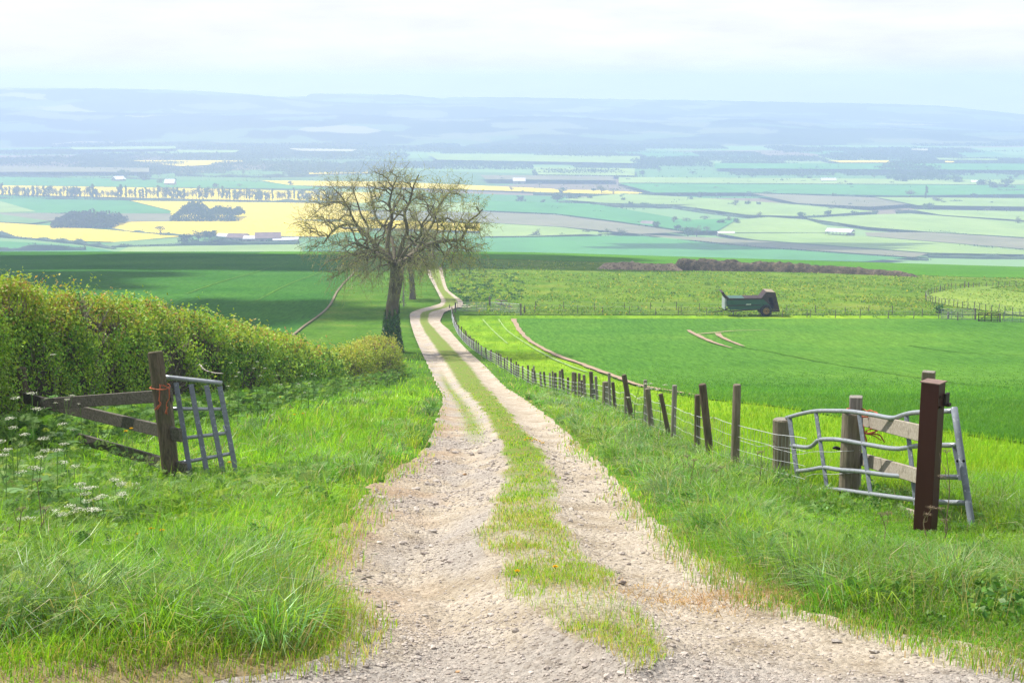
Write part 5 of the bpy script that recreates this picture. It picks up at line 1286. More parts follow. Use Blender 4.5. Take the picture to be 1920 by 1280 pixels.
MB().tube(spl([sp_(1349.5, 577, .8), sp_(1351, 580, .8), sp_(1357, 581, .8), sp_(1362, 578, .8)], 12), .035, 6).build('hose', M_black, root)
MB().tube([sp_(1358, 581, 0), sp_(1372, 583.5, 0), sp_(1398, 581, 0), sp_(1424, 580, 0)], [.05, .06, .07, .07], 6).build('chassis_rail', M_rust, root)
MB().tube([sp_(1368, 577, .1), sp_(1370, 582, .1), sp_(1373, 586, .1)], [.04, .04, .05], 6).build('prop_stand', M_rust, root)
def wheel(px, dy):
    c = sp_(px, 582.2, dy); Rw = 11.3 * SD / F
    v = []; n = 32
    profw = [(.56, -.19), (.86, -.2), (.97, -.15), (1., 0), (.97, .15), (.86, .2), (.56, .19)]
    for i in range(n):
        a = 2 * math.pi * i / n
        for k_, (r, o_) in enumerate(profw):
            rr = Rw * r * (1 + (.025 if (i % 2 and 1 < k_ < 5) else 0)); v.append([c[0] + rr * math.cos(a), c[1] + o_, c[2] + rr * math.sin(a)])
    q = [[i * 7 + j, i * 7 + j + 1, ((i + 1) % n) * 7 + j + 1, ((i + 1) % n) * 7 + j] for i in range(n) for j in range(6)]
    wh = MB().add(np.array(v), [np.array(q)]).build('wheel', M_tyre, root, sm=True)
    rim = MB(); rim.tube([c + [0, -.10, 0], c + [0, .10, 0]], [Rw * .6, Rw * .6], 28); rim.tube([c + [0, -.15, 0], c + [0, -.09, 0]], [Rw * .2, Rw * .24], 14); rim.build('rim', M_rim, wh)
    MB().tube([c + [0, -.19, 0], c + [0, -.14, 0]], [Rw * .1, Rw * .13], 10).build('hub', M_rust, wh)
    for a in np.linspace(0, 2 * math.pi, 8, endpoint=False):
        q_ = c + np.array([Rw * .36 * math.cos(a), -.115, Rw * .36 * math.sin(a)]); MB().tube([q_, q_ + [0, .02, 0]], [.04, .04], 6).build('wheel_bolt', M_rust, wh)
wheel(1436, -.1); wheel(1436, 1.95)
MB().tube([sp_(1436, 582, 0), sp_(1436, 582, 1.9)], [.09, .09], 8).build('axle', M_rust, root)

# ------------------------------------------------------------------ manure heaps
def heap(label, pts, hh, cols, seed, wdt):
    Q = np.array([at(*p) for p in pts]); s = np.concatenate([[0], np.cumsum(np.linalg.norm(np.diff(Q[:, :2], axis=0), axis=1))])
    n = int(s[-1] / .16); ss = np.linspace(0, s[-1], n); cx_, cy2 = pchip(s, Q[:, 0])(ss), pchip(s, Q[:, 1])(ss); hs = pchip(s, hh)(ss)
    u = np.linspace(-1, 1, 44)
    X = cx_[:, None] + 0 * u; Y = cy2[:, None] + wdt + u[None] * wdt
    endf = smooth(0, 2.5, ss) * smooth(0, 2.5, s[-1] - ss)
    lump = 1 + .45 * fbm(ss[:, None] / 2.6 + 0 * u, u[None] * 1.3 + 0 * ss[:, None], seed, 3) + .14 * fbm(ss[:, None] / .55, u[None] * 4 + 0 * ss[:, None], seed + 4, 3)
    Z = zmacro(X, Y) + hs[:, None] * endf[:, None] * np.clip(1 - np.abs(u) ** 2.2, 0, 1)[None] * lump - .05
    m = surf('heap ' + label[:12], cols, .9, bump=.6, bscale=4., bdist=.2, fine=(2.6, cols[0], .5, .62))
    o = mk('manure_heap', np.stack([X, Y, Z], -1).reshape(-1, 3), [grid_faces(n, 44)[:, ::-1]], m, smooth_=True)
    return tag(o, label, 'manure heap', 'heaps of manure on the brow')
heap('long dark brown manure heap stretching across the brow of the pasture', [(1255, 508), (1285, 508), (1340, 509), (1450, 510.5), (1560, 513.5), (1660, 517.5), (1735, 521)], [1.5, 2.4, 2.0, 1.75, 1.5, 1.25, .5], [(.032, .026, .018), (.075, .058, .038), (.15, .115, .075)], 4, 2.2)
heap('paler straw coloured manure heap joined to the left end of the dark heap', [(1114, 505), (1150, 506), (1190, 507), (1240, 508), (1290, 509)], [.5, 1.3, 1.6, 1.45, .9], [(.14, .105, .07), (.27, .205, .135), (.38, .30, .2)], 14, 2.0)
# ================================================================== things in the vale
M_vleaf = leafmat('vale leaves', .25, .7, .1)
M_vbark = surf('vale bark', [(.09, .07, .05), (.14, .11, .08)], .4)
V_DK = [(.022, .055, .022), (.032, .075, .028), (.045, .09, .03)]
V_MID = [(.05, .10, .03), (.075, .14, .04), (.10, .17, .05)]
V_BARE = [(.13, .12, .08), (.17, .16, .09), (.12, .15, .06)]
def vtree_proto(i, kind):
    """unit tree: 1 high, about 1 wide"""
    n, C = {'round': (420, V_MID), 'dark': (420, V_DK), 'bare': (260, V_BARE), 'tall': (260, V_MID)}[kind]
    r = np.random.default_rng(100 + i)
    blobs = [(r.normal(0, .17), r.normal(0, .17), r.uniform(.42, .78), r.uniform(.14, .25)) for _ in range(9)]
    if kind == 'tall': blobs = [(r.normal(0, .07), r.normal(0, .07), z, .13) for z in np.linspace(.3, .88, 8)]
    if kind in ('round', 'dark'): blobs += [(r.normal(0, .2), r.normal(0, .2), .3, .2) for _ in range(3)]
    per = n // len(blobs); c = []
    for (bx, by, bz_, br) in blobs:
        d = r.normal(0, 1, (per, 3)); d /= np.linalg.norm(d, axis=1, keepdims=True)
        c.append(d * br * r.uniform(.4, 1.05, (per, 1)) * [1, 1, .85] + [bx, by, bz_])
    c = np.concatenate(c); c = c[c[:, 2] > .08]; n = len(c)
    q = leafquads(c, r.uniform(.06, .13, n) * (.75 if kind == 'bare' else 1.15))
    root = bpy.data.objects.new('tree', None); COL.objects.link(root)
    crown = mk('crown', q, [np.arange(n * 4).reshape(-1, 4)], M_vleaf, None, col=np.repeat(palette(n, C, [1] * 3), 4, 0)); crown.parent = root
    mb = MB(); mb.tube([[0, 0, -.03], [.01, 0, .25], [0, 0, .6]], [.035, .028, .012], 5)
    for (bx, by, bz_, br) in blobs[:6]: mb.tube([[0, 0, .28], [bx * .6, by * .6, bz_ * .75 + .05], [bx, by, bz_]], [.02, .013, .006], 4)
    t = mb.build('trunk', M_vbark, None); t.parent = root
    return root
PROTO = {k: [vtree_proto(10 * j + i, k) for i in range(3)] for j, k in enumerate(('round', 'dark', 'bare', 'tall'))}
used = set()
def vtree(px, py, hpx, wpx, kind, label, group=None, i=None):
    src = PROTO[kind][i if i is not None else random.randrange(3)]
    o = src if src.name not in used else copy_tree(src); used.add(src.name)
    p = vale(px, py); k = p[1] / F
    o.location = [float(q) for q in p]; o.scale = (wpx * k, wpx * k, hpx * k); o.rotation_euler = (0, 0, random.uniform(0, 6.28))
    o['label'] = label; o['category'] = 'tree'
    if group: o['group'] = group
    return o
# avenue-like row of trees across the rape fields
px = -28
while px < 640:
    py = 371.5 + (px / 575.) * 8
    vtree(px, py, random.uniform(20, 30), random.uniform(12, 19), random.choice(['tall', 'bare', 'bare', 'round']), 'slender hazy tree in the long row crossing the yellow rape field', 'row of trees across the yellow rape fields')
    px += random.uniform(4.5, 9)
VT = [(301, 442, 18, 18, 'bare', 'lone tree standing by a hedge in the middle of the yellow field'),
 (350, 458, 19, 24, 'dark', 'leftmost rounded dark tree of the farm at the left'), (372, 457, 25, 26, 'bare', 'tall paler tree in the middle of the farm tree clump'), (384, 449, 16, 20, 'dark', 'dark tree top behind the paler farm tree'), (397, 449, 16, 17, 'dark', 'dark conifer shaped tree at the right of the farm clump'), (408, 459, 13, 28, 'round', 'low wide bush in front of the farm sheds'), (365, 459, 9, 16, 'round', 'small bush at the foot of the farm clump'), (506, 456, 8, 10, 'round', 'small tree in front of the big dark barn'),
 (232, 336, 16, 22, 'round', 'big round tree by the white farm roof at far left'), (270, 340, 12, 18, 'dark', 'darker tree between the two white roofs at far left'), (300, 345, 8, 12, 'round', 'small tree left of the second white roof'), (403, 353, 9, 11, 'dark', 'single dark tree behind the long tree row'), (545, 349, 9, 9, 'dark', 'single dark tree on the thin yellow strip'), (449, 352, 7, 9, 'bare', 'faint small tree behind the row on the green field'),
 (1005, 447, 16, 17, 'bare', 'bare vase shaped tree by the hedge left of centre vale'), (988, 449, 7, 8, 'bare', 'little bare tree just left of the vase shaped one'), (1100, 442, 12, 13, 'bare', 'thin bare tree at the left of a group of four'), (1126, 443, 10, 11, 'dark', 'small dark tree second in a group of four'), (1140, 443, 15, 14, 'bare', 'pale bare tree third in a group of four'), (1167, 444, 15, 21, 'bare', 'widest bare tree at the right of a group of four'),
 (1230, 433, 16, 15, 'round', 'rounded tree just right of the small pink farmhouse'), (1199, 424, 8, 12, 'round', 'small tree behind the pink farmhouse'), (1263, 424, 17, 17, 'bare', 'tall tree above the thicket near the long shed'), (1271, 437, 15, 12, 'dark', 'dark narrow tree at the left of the thicket'), (1287, 423, 14, 14, 'bare', 'paler tree above the thicket'), (1290, 445, 18, 26, 'round', 'broad leafy tree in the thicket left of the long shed'), (1306, 444, 20, 20, 'bare', 'brownish tree joined to the broad leafy one'), (1325, 441, 16, 12, 'bare', 'thin tree between thicket and long shed'), (1321, 417, 12, 14, 'bare', 'round topped tree on the hedge above the thicket'), (1346, 425, 12, 8, 'dark', 'narrow dark tree behind the long shed'), (1353, 425, 13, 14, 'round', 'leafy tree right of the narrow dark one'), (1366, 420, 14, 15, 'bare', 'bare wide tree further along the hedge above the shed'), (1381, 424, 14, 11, 'round', 'leafy tree at the right end of the hedge above the shed'),
 (1183, 389, 10, 9, 'dark', 'small dark tree on the edge of a pale field'), (1304, 398, 9, 9, 'bare', 'small bare tree on the hedge in the middle vale'), (1378, 391, 15, 12, 'bare', 'bare tree standing up from the middle hedge'), (1425, 412, 14, 12, 'bare', 'bare tree alone near the pale pasture'), (1503, 413, 14, 17, 'round', 'rounded tree on the corner of the large pale field'), (1553, 409, 13, 13, 'dark', 'dark tree on the hedge above the open barn'), (1602, 408, 12, 13, 'round', 'leafy tree above the roof of the open barn'), (1640, 405, 9, 12, 'round', 'low tree right of the one above the barn'), (1684, 405, 12, 13, 'bare', 'thin tree on the corner of the pale field at right'), (1739, 400, 18, 20, 'round', 'large rounded tree at right on the far hedge'), (1757, 385, 17, 22, 'bare', 'wide brownish tree behind the large rounded one'), (1736, 380, 26, 9, 'tall', 'tall thin tree rising over the far hedges at right'), (1706, 371, 15, 22, 'bare', 'broad grey tree left of the tall thin one'), (1790, 386, 10, 18, 'round', 'low tree right of the wide brownish one'), (1908, 424, 17, 14, 'bare', 'bare forked tree near the right edge'),
 (1850, 400, 11, 14, 'bare', 'faint tree on the hedge toward the right edge'), (1885, 357, 20, 24, 'round', 'big leafy tree of the far right copse'), (1862, 358, 16, 18, 'round', 'second leafy tree of the far right copse'), (1840, 352, 14, 20, 'dark', 'darker tree left of the far right copse'), (1790, 347, 16, 24, 'round', 'round tree of the copse right of the wood'), (1695, 346, 13, 13, 'dark', 'dark tree under the hazy wood at right'), (1681, 345, 12, 10, 'dark', 'small dark tree beside the one under the wood'),
 (1560, 398, 10, 14, 'bare', 'faint bare tree above the middle hedge, left'), (1590, 399, 10, 16, 'bare', 'faint bare tree above the middle hedge, right'), (1045, 378, 15, 24, 'round', 'leafy tree left of the yellow field in mid vale'), (1068, 377, 14, 20, 'round', 'leafy tree by the yellow field in mid vale'), (1085, 376, 12, 18, 'dark', 'dark tree at the right of the mid vale clump'), (975, 380, 12, 16, 'dark', 'dark tree far out right of the big bare tree'), (1128, 365, 18, 24, 'bare', 'large pale tree over the thin yellow field'), (1150, 367, 13, 16, 'bare', 'smaller pale tree right of the large one'), (1312, 372, 11, 13, 'dark', 'dark spot of a tree on the far flat fields'), (1205, 330, 10, 10, 'dark', 'small dark tree far across the vale')]
for (px, py, h, w_, k, lab) in VT: vtree(px, py, h * 1.25, w_ * 1.35, k, lab)
# scattered hedge trees too far off to tell apart
for _ in range(120):
    py = 318 + 75 * random.random() ** 1.2; px = random.uniform(930, 1960) if random.random() < .7 else random.uniform(-30, 600)
    if px < 600: py = random.uniform(312, 334)
    s = 190 / max(py - 190, 60); 
    vtree(px, py, random.uniform(8, 13) * min(1, (py - 190) / 170), random.uniform(9, 16) * min(1, (py - 190) / 170), random.choice(['round', 'dark', 'bare']), 'small blurred hedgerow tree far off in the blue haze of the vale', 'distant hedgerow trees')

# hedgerows
M_vhedge = surf('vale hedge', [(.03, .06, .025), (.05, .09, .03), (.08, .10, .04)], .09)
def hedgerow(label, pts, h=2.6, wd_=2.4):
    Q = np.array([vale(*p) for p in pts]); s = np.concatenate([[0], np.cumsum(np.linalg.norm(np.diff(Q[:, :2], axis=0), axis=1))])
    n = max(6, int(s[-1] / 5)); ss = np.linspace(0, s[-1], n)
    x = np.interp(ss, s, Q[:, 0]); y = np.interp(ss, s, Q[:, 1])
    t = np.stack([np.gradient(x), np.gradient(y)], 1); t /= np.linalg.norm(t, axis=1, keepdims=True) + 1e-9; nm = np.stack([-t[:, 1], t[:, 0]], 1)
    sd = int(abs(pts[0][0] * 7 + pts[0][1])) % 97
    hh = h * (.7 + 1.0 * np.clip(vnoise(ss / 13, ss * 0, sd) + vnoise(ss / 37, ss * 0 + 3, sd + 1), -.55, .9)); ww = wd_ * (1 + .6 * vnoise(ss / 9, ss * 0 + 7, sd))
    V = []
    for (a, b) in ((-1, -.02), (-.95, .6), (-.45, 1), (.45, 1), (.95, .6), (1, -.02)):
        V.append(np.stack([x + nm[:, 0] * a * ww, y + nm[:, 1] * a * ww, VALE + 6 * (b < 0) * 0 + hh * b + .2], 1))
    V = np.stack(V, 1)
    N_ = int(s[-1] * 2.2 * min(1, 1800 / Q[:, 1].mean())); q = rng.uniform(0, n - 1, N_); ip = lambda a: np.interp(q, np.arange(n), a)
    c = np.stack([ip(x) + rng.normal(0, .5, N_) * wd_, ip(y) + rng.normal(0, .5, N_) * wd_, VALE + .2 + ip(hh) * rng.uniform(.3, 1.25, N_)], 1)
    mb = MB().add(V.reshape(-1, 3), [grid_faces(n, 6)]).add(leafquads(c, rng.uniform(.8, 1.7, N_) * max(1, Q[:, 1].mean() / 1900)), [np.arange(4 * N_).reshape(-1, 4)])
    tag(mk('hedgerow', np.concatenate(mb.v), mb.f, M_vhedge), label, 'hedgerow', 'hedgerows between the vale fields')
for lab, pts, h in [
 ('thick hedge along the bottom of the nearest yellow field at left', [(-30, 443), (60, 449), (140, 457), (215, 467)], 4.5), ('low broken hedge close above the brow at far left', [(-30, 472), (60, 471), (160, 470)], 4),
 ('gappy hedge crossing the yellow field past the lone tree', [(212, 432), (260, 437), (305, 441), (345, 444)], 2.4), ('dark clipped hedge in front of the farm sheds', [(205, 464), (300, 461), (400, 459), (470, 458), (560, 458)], 3), ('thick low hedge under the long row of trees', [(-40, 372), (0, 374), (300, 378), (640, 383)], 3.2),
 ('thin hedge between green and mauve fields left of centre', [(-30, 402), (160, 403)], 1.6), ('hedge along the top of the mauve field right of the tree', [(910, 400), (1040, 408), (1080, 412)], 3), ('long hedge running above the teal field right of centre', [(930, 452), (1000, 448.5), (1090, 445.5), (1200, 447)], 3), ('long hedge beside the mauve strip running down to the brow', [(1200, 447), (1330, 458), (1410, 468), (1560, 478), (1740, 489)], 2.6),
 ('thin hedge across the pale field left of the open barn', [(1345, 443), (1480, 442), (1545, 443)], 1.6), ('long hedge above the open barn running to the right edge', [(1485, 413), (1520, 418), (1620, 429), (1700, 436), (1800, 444), (1960, 457)], 2.8), ('hedge over the barn roof climbing to the far trees', [(1510, 414), (1580, 411), (1640, 407.5), (1700, 405)], 3.4), ('hedge joining the long shed to the pale pasture', [(1280, 418), (1340, 418.5), (1385, 417), (1440, 413)], 3), ('broken hedge from the middle hedge down to the pale pasture', [(1262, 391), (1330, 401), (1400, 409), (1450, 413)], 2.6),
 ('hedge along the top of the pale field in the middle vale', [(1230, 391), (1300, 390), (1345, 388.5), (1490, 389), (1560, 396), (1640, 404)], 3.6), ('dark edge under the light green field in mid vale', [(1052, 380), (1135, 388), (1230, 390), (1310, 391)], 3), ('hedge between two green fields right of the big tree', [(915, 382), (1000, 389), (1080, 397)], 2.4), ('thin hedge in the green field above the mauve field', [(1110, 401), (1180, 407), (1262, 415)], 2.4), ('hedge at the right along the dull pasture top', [(1680, 401), (1800, 402.5), (1960, 405)], 4), ('dotted hedge descending to the forked tree at right', [(1762, 411), (1840, 417), (1900, 423), (1960, 426)], 2.2), ('dark hedge below the mauve field at right', [(1622, 449), (1700, 456), (1800, 466), (1960, 479)], 2.6),
 ('hedge close above the brow at the far right', [(1740, 483), (1830, 485), (1960, 486)], 3), ('hedge along the far mauve field', [(1400, 367), (1540, 371), (1680, 377)], 4), ('dark bank of hedge under the hazy wood at right', [(1560, 372), (1650, 374)], 6), ('dark hedge across the green fields at right', [(1760, 384), (1850, 386), (1960, 388)], 5), ('upper dark hedge line across the green fields at right', [(1750, 361), (1850, 364), (1960, 363)], 4), ('thin far hedge beside the yellow strip', [(1000, 366), (1130, 368), (1230, 367)], 3), ('far hedge above the pale strip in mid vale', [(1160, 349), (1350, 348.5), (1560, 350), (1800, 353)], 3.4), ('far hedge at left below the blue woods', [(-30, 333), (220, 337), (330, 340)], 3.4), ('far dark hedge at left above the yellow strip', [(330, 330), (480, 333), (600, 331)], 6), ('hedge on the green field behind the big tree', [(640, 398), (800, 402), (920, 404)], 3), ('hedge under the teal field right of the tree', [(905, 462), (1000, 463), (1090, 470)], 2)]:
    hedgerow(lab, pts, h)

# woods
def wood(name, px0, px1, py, hpx, depth, n, C, label, cat=None, kind=None, size=1.6):
    a, b = vale(px0, py), vale(px1, py); k = a[1] / F; H = hpx * k
    t = rng.uniform(0, 1, n); dd = rng.uniform(0, 1, n); xx = a[0] + (b[0] - a[0]) * t; yy = a[1] + dd * depth
    prof_ = np.clip(np.sin(np.pi * np.clip(t, 0.002, .998)) ** .14, 0, 1)
    top = H * prof_ * (.8 + .8 * fbm(xx / (H * .7), yy / (H * .7), int(px0) % 50, 3))
    zz = VALE + top * np.where(dd < .25, rng.uniform(.05, 1, n), rng.uniform(.6, 1.02, n))
    V = leafquads(np.stack([xx, yy, zz], 1), size * rng.uniform(.6, 1.5, n))
    core = None
    o = mk(name, V, [np.arange(n * 4).reshape(-1, 4)], M_vleaf, None, col=np.repeat(palette(n, C, [1] * len(C)), 4, 0))
    return tag(o, label, cat, None, kind)
wood('wood', 93, 211, 429, 25, 60, 9000, [(.045, .055, .045), (.06, .075, .05), (.07, .09, .04)], 'dense dark plantation standing in the yellow rape at left', 'wood', 'stuff')
wood('wood', 317, 440, 417, 27, 60, 9000, V_DK, 'dark copse of tall trees in the middle of the yellow field', 'wood', 'stuff')
vtree(447, 417, 12, 10, 'bare', 'thin tree at the right hand end of the dark copse')
far_w = []
for _ in range(95):
    py = 264 + 66 * random.random() ** .9
    px = random.uniform(-60, 1960); w_ = random.uniform(30, 230) * (1 if py > 290 else 1.4); h = random.uniform(2.5, 6.) * (1.25 if px < 700 else 1)
    far_w.append((px, px + w_, py, h))
far_w += [(1190, 1340, 313, 13), (-40, 180, 312, 14), (380, 620, 318, 12), (1670, 1775, 328, 22), (120, 400, 300, 9), (600, 760, 300, 10), (-40, 300, 272, 9), (300, 640, 268, 7), (800, 1000, 318, 8), (1690, 1800, 345, 14), (1000, 1180, 332, 9), (60, 420, 326, 7), (1060, 1170, 300, 6)]
for i, (p0, p1, py, h) in enumerate(far_w):
    D = vale(960, py)[1]
    wood('distant_woods', p0, p1, py, h, max(60, D * .05), int(500 + (p1 - p0) * 12), V_DK + V_MID[:1], 'hazy blue belts of woodland far across the vale', None, 'stuff', size=max(2.2, D * .0011))

# the net of fine far hedges and hedge trees, too many and too faint to count
for (band, lab) in (((272, 345, -60, 620), 'faint net of far hedges over the left of the vale'), ((268, 400, 900, 1980), 'faint net of far hedges over the right of the vale')):
    cc = []; ss_ = []
    for _ in range(95):
        py = band[0] + (band[1] - band[0]) * random.random() ** .9; px = random.uniform(band[2], band[3]); L = random.uniform(40, 260); sl_ = random.uniform(-.02, .045) * L
        a, b = vale(px, py), vale(min(px + L, band[3]), py + sl_); D = a[1]
        n = int(np.linalg.norm(b - a) / 3.2); t = rng.uniform(0, 1, n); g_ = vnoise(t * L / 9, t * 0, int(px) % 90) > -.28; t = t[g_]; n = len(t)
        hh = (1.6 + 3.5 * np.clip(vnoise(t * L / 14, t * 0 + 5, int(py) % 90), 0, 1) + 6.5 * (vnoise(t * L / 22, t * 0 + 9, int(px) % 77) > .36)) 
        cc.append(a + (b - a) * t[:, None] + np.stack([rng.normal(0, 1.2, n), rng.normal(0, 1.2, n), hh * rng.uniform(.1, 1, n)], 1)); ss_.append(rng.uniform(1.6, 3.2, n) * D / 2400)
    cc = np.concatenate(cc); n = len(cc)
    tag(mk('distant_hedges', leafquads(cc, np.concatenate(ss_)), [np.arange(4 * n).reshape(-1, 4)], M_vleaf, None, col=np.repeat(palette(n, V_DK + V_MID, [1] * 6), 4, 0)), lab, None, None, 'stuff')

# farm buildings
M_roofl = surf('pale sheet roof', [(.62, .58, .60), (.72, .68, .70)], .2, rough=.6)
M_roofw = surf('white sheet roof', [(.85, .85, .86), (.9, .9, .9)], .2)
M_roofb = surf('brown roof', [(.16, .10, .09), (.24, .15, .13)], .3)
M_wall = surf('farm wall', [(.20, .15, .14), (.28, .22, .2)], .3)
M_brick = surf('pinkish wall', [(.45, .28, .24), (.55, .36, .3)], .3)
def shed(label, pa, pb, wallm, roofm, hw, hr, depth, cat='barn', opens=0):
    """pa, pb image feet of the front wall"""
    A_, B2 = vale(*pa), vale(*pb); d = B2 - A_; L = np.linalg.norm(d); d /= L; nrm = np.array([-d[1], d[0], 0]); 
    if nrm[1] < 0: nrm = -nrm
    up = np.array([0, 0, 1.])
    root = empty(cat.replace(' ', '_'), A_, label, cat)
    if not opens:
        e = [A_ - up, A_ + up * hw, A_ + nrm * depth / 2 + up * (hr - .25), A_ + nrm * depth + up * hw, A_ + nrm * depth - up]
        MB().prism(e, d * L).build('wall', wallm, root)
        nw = max(1, int(L / 9))
        for i in range(nw):
            c = A_ + d * (L * (i + .5) / nw) - nrm * .06
            MB().prism([c - d * 1.6, c + d * 1.6, c + d * 1.6 + up * hw * .7, c - d * 1.6 + up * hw * .7], nrm * .05).build('door', M_dark, root)
    o_ = .4
    for sgn in (0, 1):
        ridge_ = A_ + nrm * depth / 2 + up * hr; eave = A_ + (nrm * (depth + o_) if sgn else -nrm * o_) + up * (hw - .1)
        MB().prism([ridge_ - d * o_, eave - d * o_, eave - d * o_ + up * .3, ridge_ - d * o_ + up * .3], d * (L + 2 * o_)).build('roof', roofm, root)
    return root, A_, d, nrm, L
shed('long low shed with a white roof at the left end of the farm', (405, 449), (424, 450), M_wall, M_roofw, 3, 5, 10)
shed('brown roofed farm range in the middle of the farm', (424, 452), (460, 453), M_wall, M_roofb, 3.2, 6.5, 12)
shed('low shed with a pale roof left of the big dark barn', (456, 454), (478, 454), M_wall, M_roofl, 3, 5, 12)
shed('big dark roofed barn at the farm on the left', (479, 456), (527, 455), M_wall, M_roofb, 4.2, 8.5, 18)
shed('long pale roofed shed right of the big dark barn', (512, 456), (560, 455), M_wall, M_roofl, 2.6, 4.4, 10)
shed('white roofed farm shed beside round trees at far left', (218, 342), (236, 341), M_wall, M_roofw, 4, 8, 14)
shed('second white roofed shed at far left near the tree row', (308, 349), (326, 349), M_brick, M_roofw, 4, 9, 14)
shed('small pink walled farmhouse in mid vale', (1201, 427), (1222, 428), M_brick, M_wall, 4, 6.5, 8, 'farmhouse')
shed('flat white roofed shed in front of the pink farmhouse', (1170, 430), (1197, 431), M_wall, M_roofw, 1.6, 2.2, 8, 'shed')
shed('long dark shed with a pale roof right of the thicket', (1347, 444), (1377, 444), M_wall, M_roofl, 3.4, 4.4, 8, 'shed')
shed('faint pale barn far off right of the big bare tree', (962, 345), (985, 345), M_wall, M_roofl, 4, 8, 14)
shed('faint house among trees at far right', (1822, 348), (1834, 348), M_brick, M_roofw, 4, 7, 8, 'house')
shed('tiny dark hut standing alone in the pale field', (1434, 443.5), (1439, 443.5), M_wall, M_roofb, 1.8, 2.6, 3, 'hut')
shed('row of faint pink houses far in the middle vale', (1540, 345), (1568, 345), M_brick, M_roofl, 5, 8, 8, 'house')
# open Dutch barn
A_, B2 = vale(1547, 446.), vale(1594, 448.5)
root, A_, d, nrm, L = shed('open sided barn on posts with a pale roof and grey end wall', (1547, 446.), (1594, 448.5), M_wall, M_roofl, 6.0, 8.2, 16, opens=1)
up = np.array([0, 0, 1.])
for i in range(8):
    for e in (0, 1):
        q = A_ + d * (L * i / 7) + nrm * (e * 15.6 + .2); MB().tube([q - up * .3, q + up * 6], [.22, .22], 6).build('post', M_wall, root)
MB().prism([A_ + nrm * 13 - up, A_ + nrm * 13.4 - up, A_ + nrm * 13.4 + up * 2.0, A_ + nrm * 13 + up * 2.0], d * L).build('low_wall', M_wall, root)
E = A_ + d * L
MB().prism([E + up * 6, E + nrm * 8 + up * 8, E + nrm * 16 + up * 6], d * .3).build('gable', M_wall, root)
MB().prism([E + nrm * 2 - up, E + nrm * 2 + up * 4, E + nrm * 14 + up * 4.4, E + nrm * 14 - up], -d * 5).build('hay_stack', M_wall, root)
# ================================================================== stones
M_gravel = surf('loose stones', [(.27, .235, .20), (.39, .345, .30), (.47, .425, .38)], 9., bump=.4, bscale=60)
M_stone = [surf('grey brown stone', [(.16, .13, .11), (.26, .22, .19), (.34, .30, .26)], 14., bump=.6, bscale=50), surf('pale limestone', [(.32, .285, .25), (.43, .395, .35)], 14., bump=.6, bscale=50), surf('orange stone', [(.36, .21, .10), (.44, .29, .16)], 14., bump=.5, bscale=50)]
_bm = bmesh.new(); bmesh.ops.create_icosphere(_bm, subdivisions=1, radius=1)
ICO_V = np.array([v.co for v in _bm.verts]); ICO_F = np.array([[v.index for v in f.verts] for f in _bm.faces]); _bm.free()
_bm = bmesh.new(); bmesh.ops.create_icosphere(_bm, subdivisions=3, radius=1)
ICO3_V = np.array([v.co for v in _bm.verts]); ICO3_F = np.array([[v.index for v in f.verts] for f in _bm.faces]); _bm.free()
def pebbles(name, x, y, s, label, m):
    n = len(x); sc = s[:, None, None] * rng.uniform(.6, 1.2, (n, 1, 3)) * [1, 1, .62]
    V = ICO_V[None] * sc * rng.uniform(.72, 1.18, (n, len(ICO_V), 1))
    a = rng.uniform(0, 6.28, n); c, s_ = np.cos(a)[:, None], np.sin(a)[:, None]
    X = V[..., 0] * c - V[..., 1] * s_; Y = V[..., 0] * s_ + V[..., 1] * c
    Z = V[..., 2] + ztrack(x, y)[:, None] + (s * .25)[:, None]
    co_ = np.stack([X + x[:, None], Y + y[:, None], Z], -1).reshape(-1, 3)
    f = (ICO_F[None] + (np.arange(n) * len(ICO_V))[:, None, None]).reshape(-1, 3)
    return tag(mk(name, co_, [f], m), label, kind='stuff')
N = 80000
u = rng.uniform(0, 1, N); y = 1 / (1 / 34. + (1 / 5.2 - 1 / 34.) * u); x = fxl(y) + (fxr(y) - fxl(y)) * rng.uniform(.02, .98, N)
g = greenmask(x, y, stripwob(x, y))
inl = (x < fgl(y))
dens = .10 + .6 * np.clip(fbm(x / .7, y / 1.6, 71, 3) + .15, 0, 1) * np.where(inl, 1.5, .5) + .25 * (y < 6.8)
k = (g < .3) & (rng.uniform(0, 1, N) < dens)
x, y = x[k], y[k]; s = np.clip(rng.lognormal(-5.05, .55, len(x)), .003, .035) * np.clip(y / 11, .8, 2)
kk = rng.uniform(0, 1, len(x)) < .25
pebbles('gravel', x[~kk], y[~kk], s[~kk], 'loose pale chippings strewn over the wheel ruts', M_gravel)
pebbles('gravel', x[kk], y[kk], s[kk], 'darker chippings strewn over the wheel ruts', surf('grey chippings', [(.2, .17, .145), (.29, .25, .215), (.35, .31, .27)], 12., bump=.4))
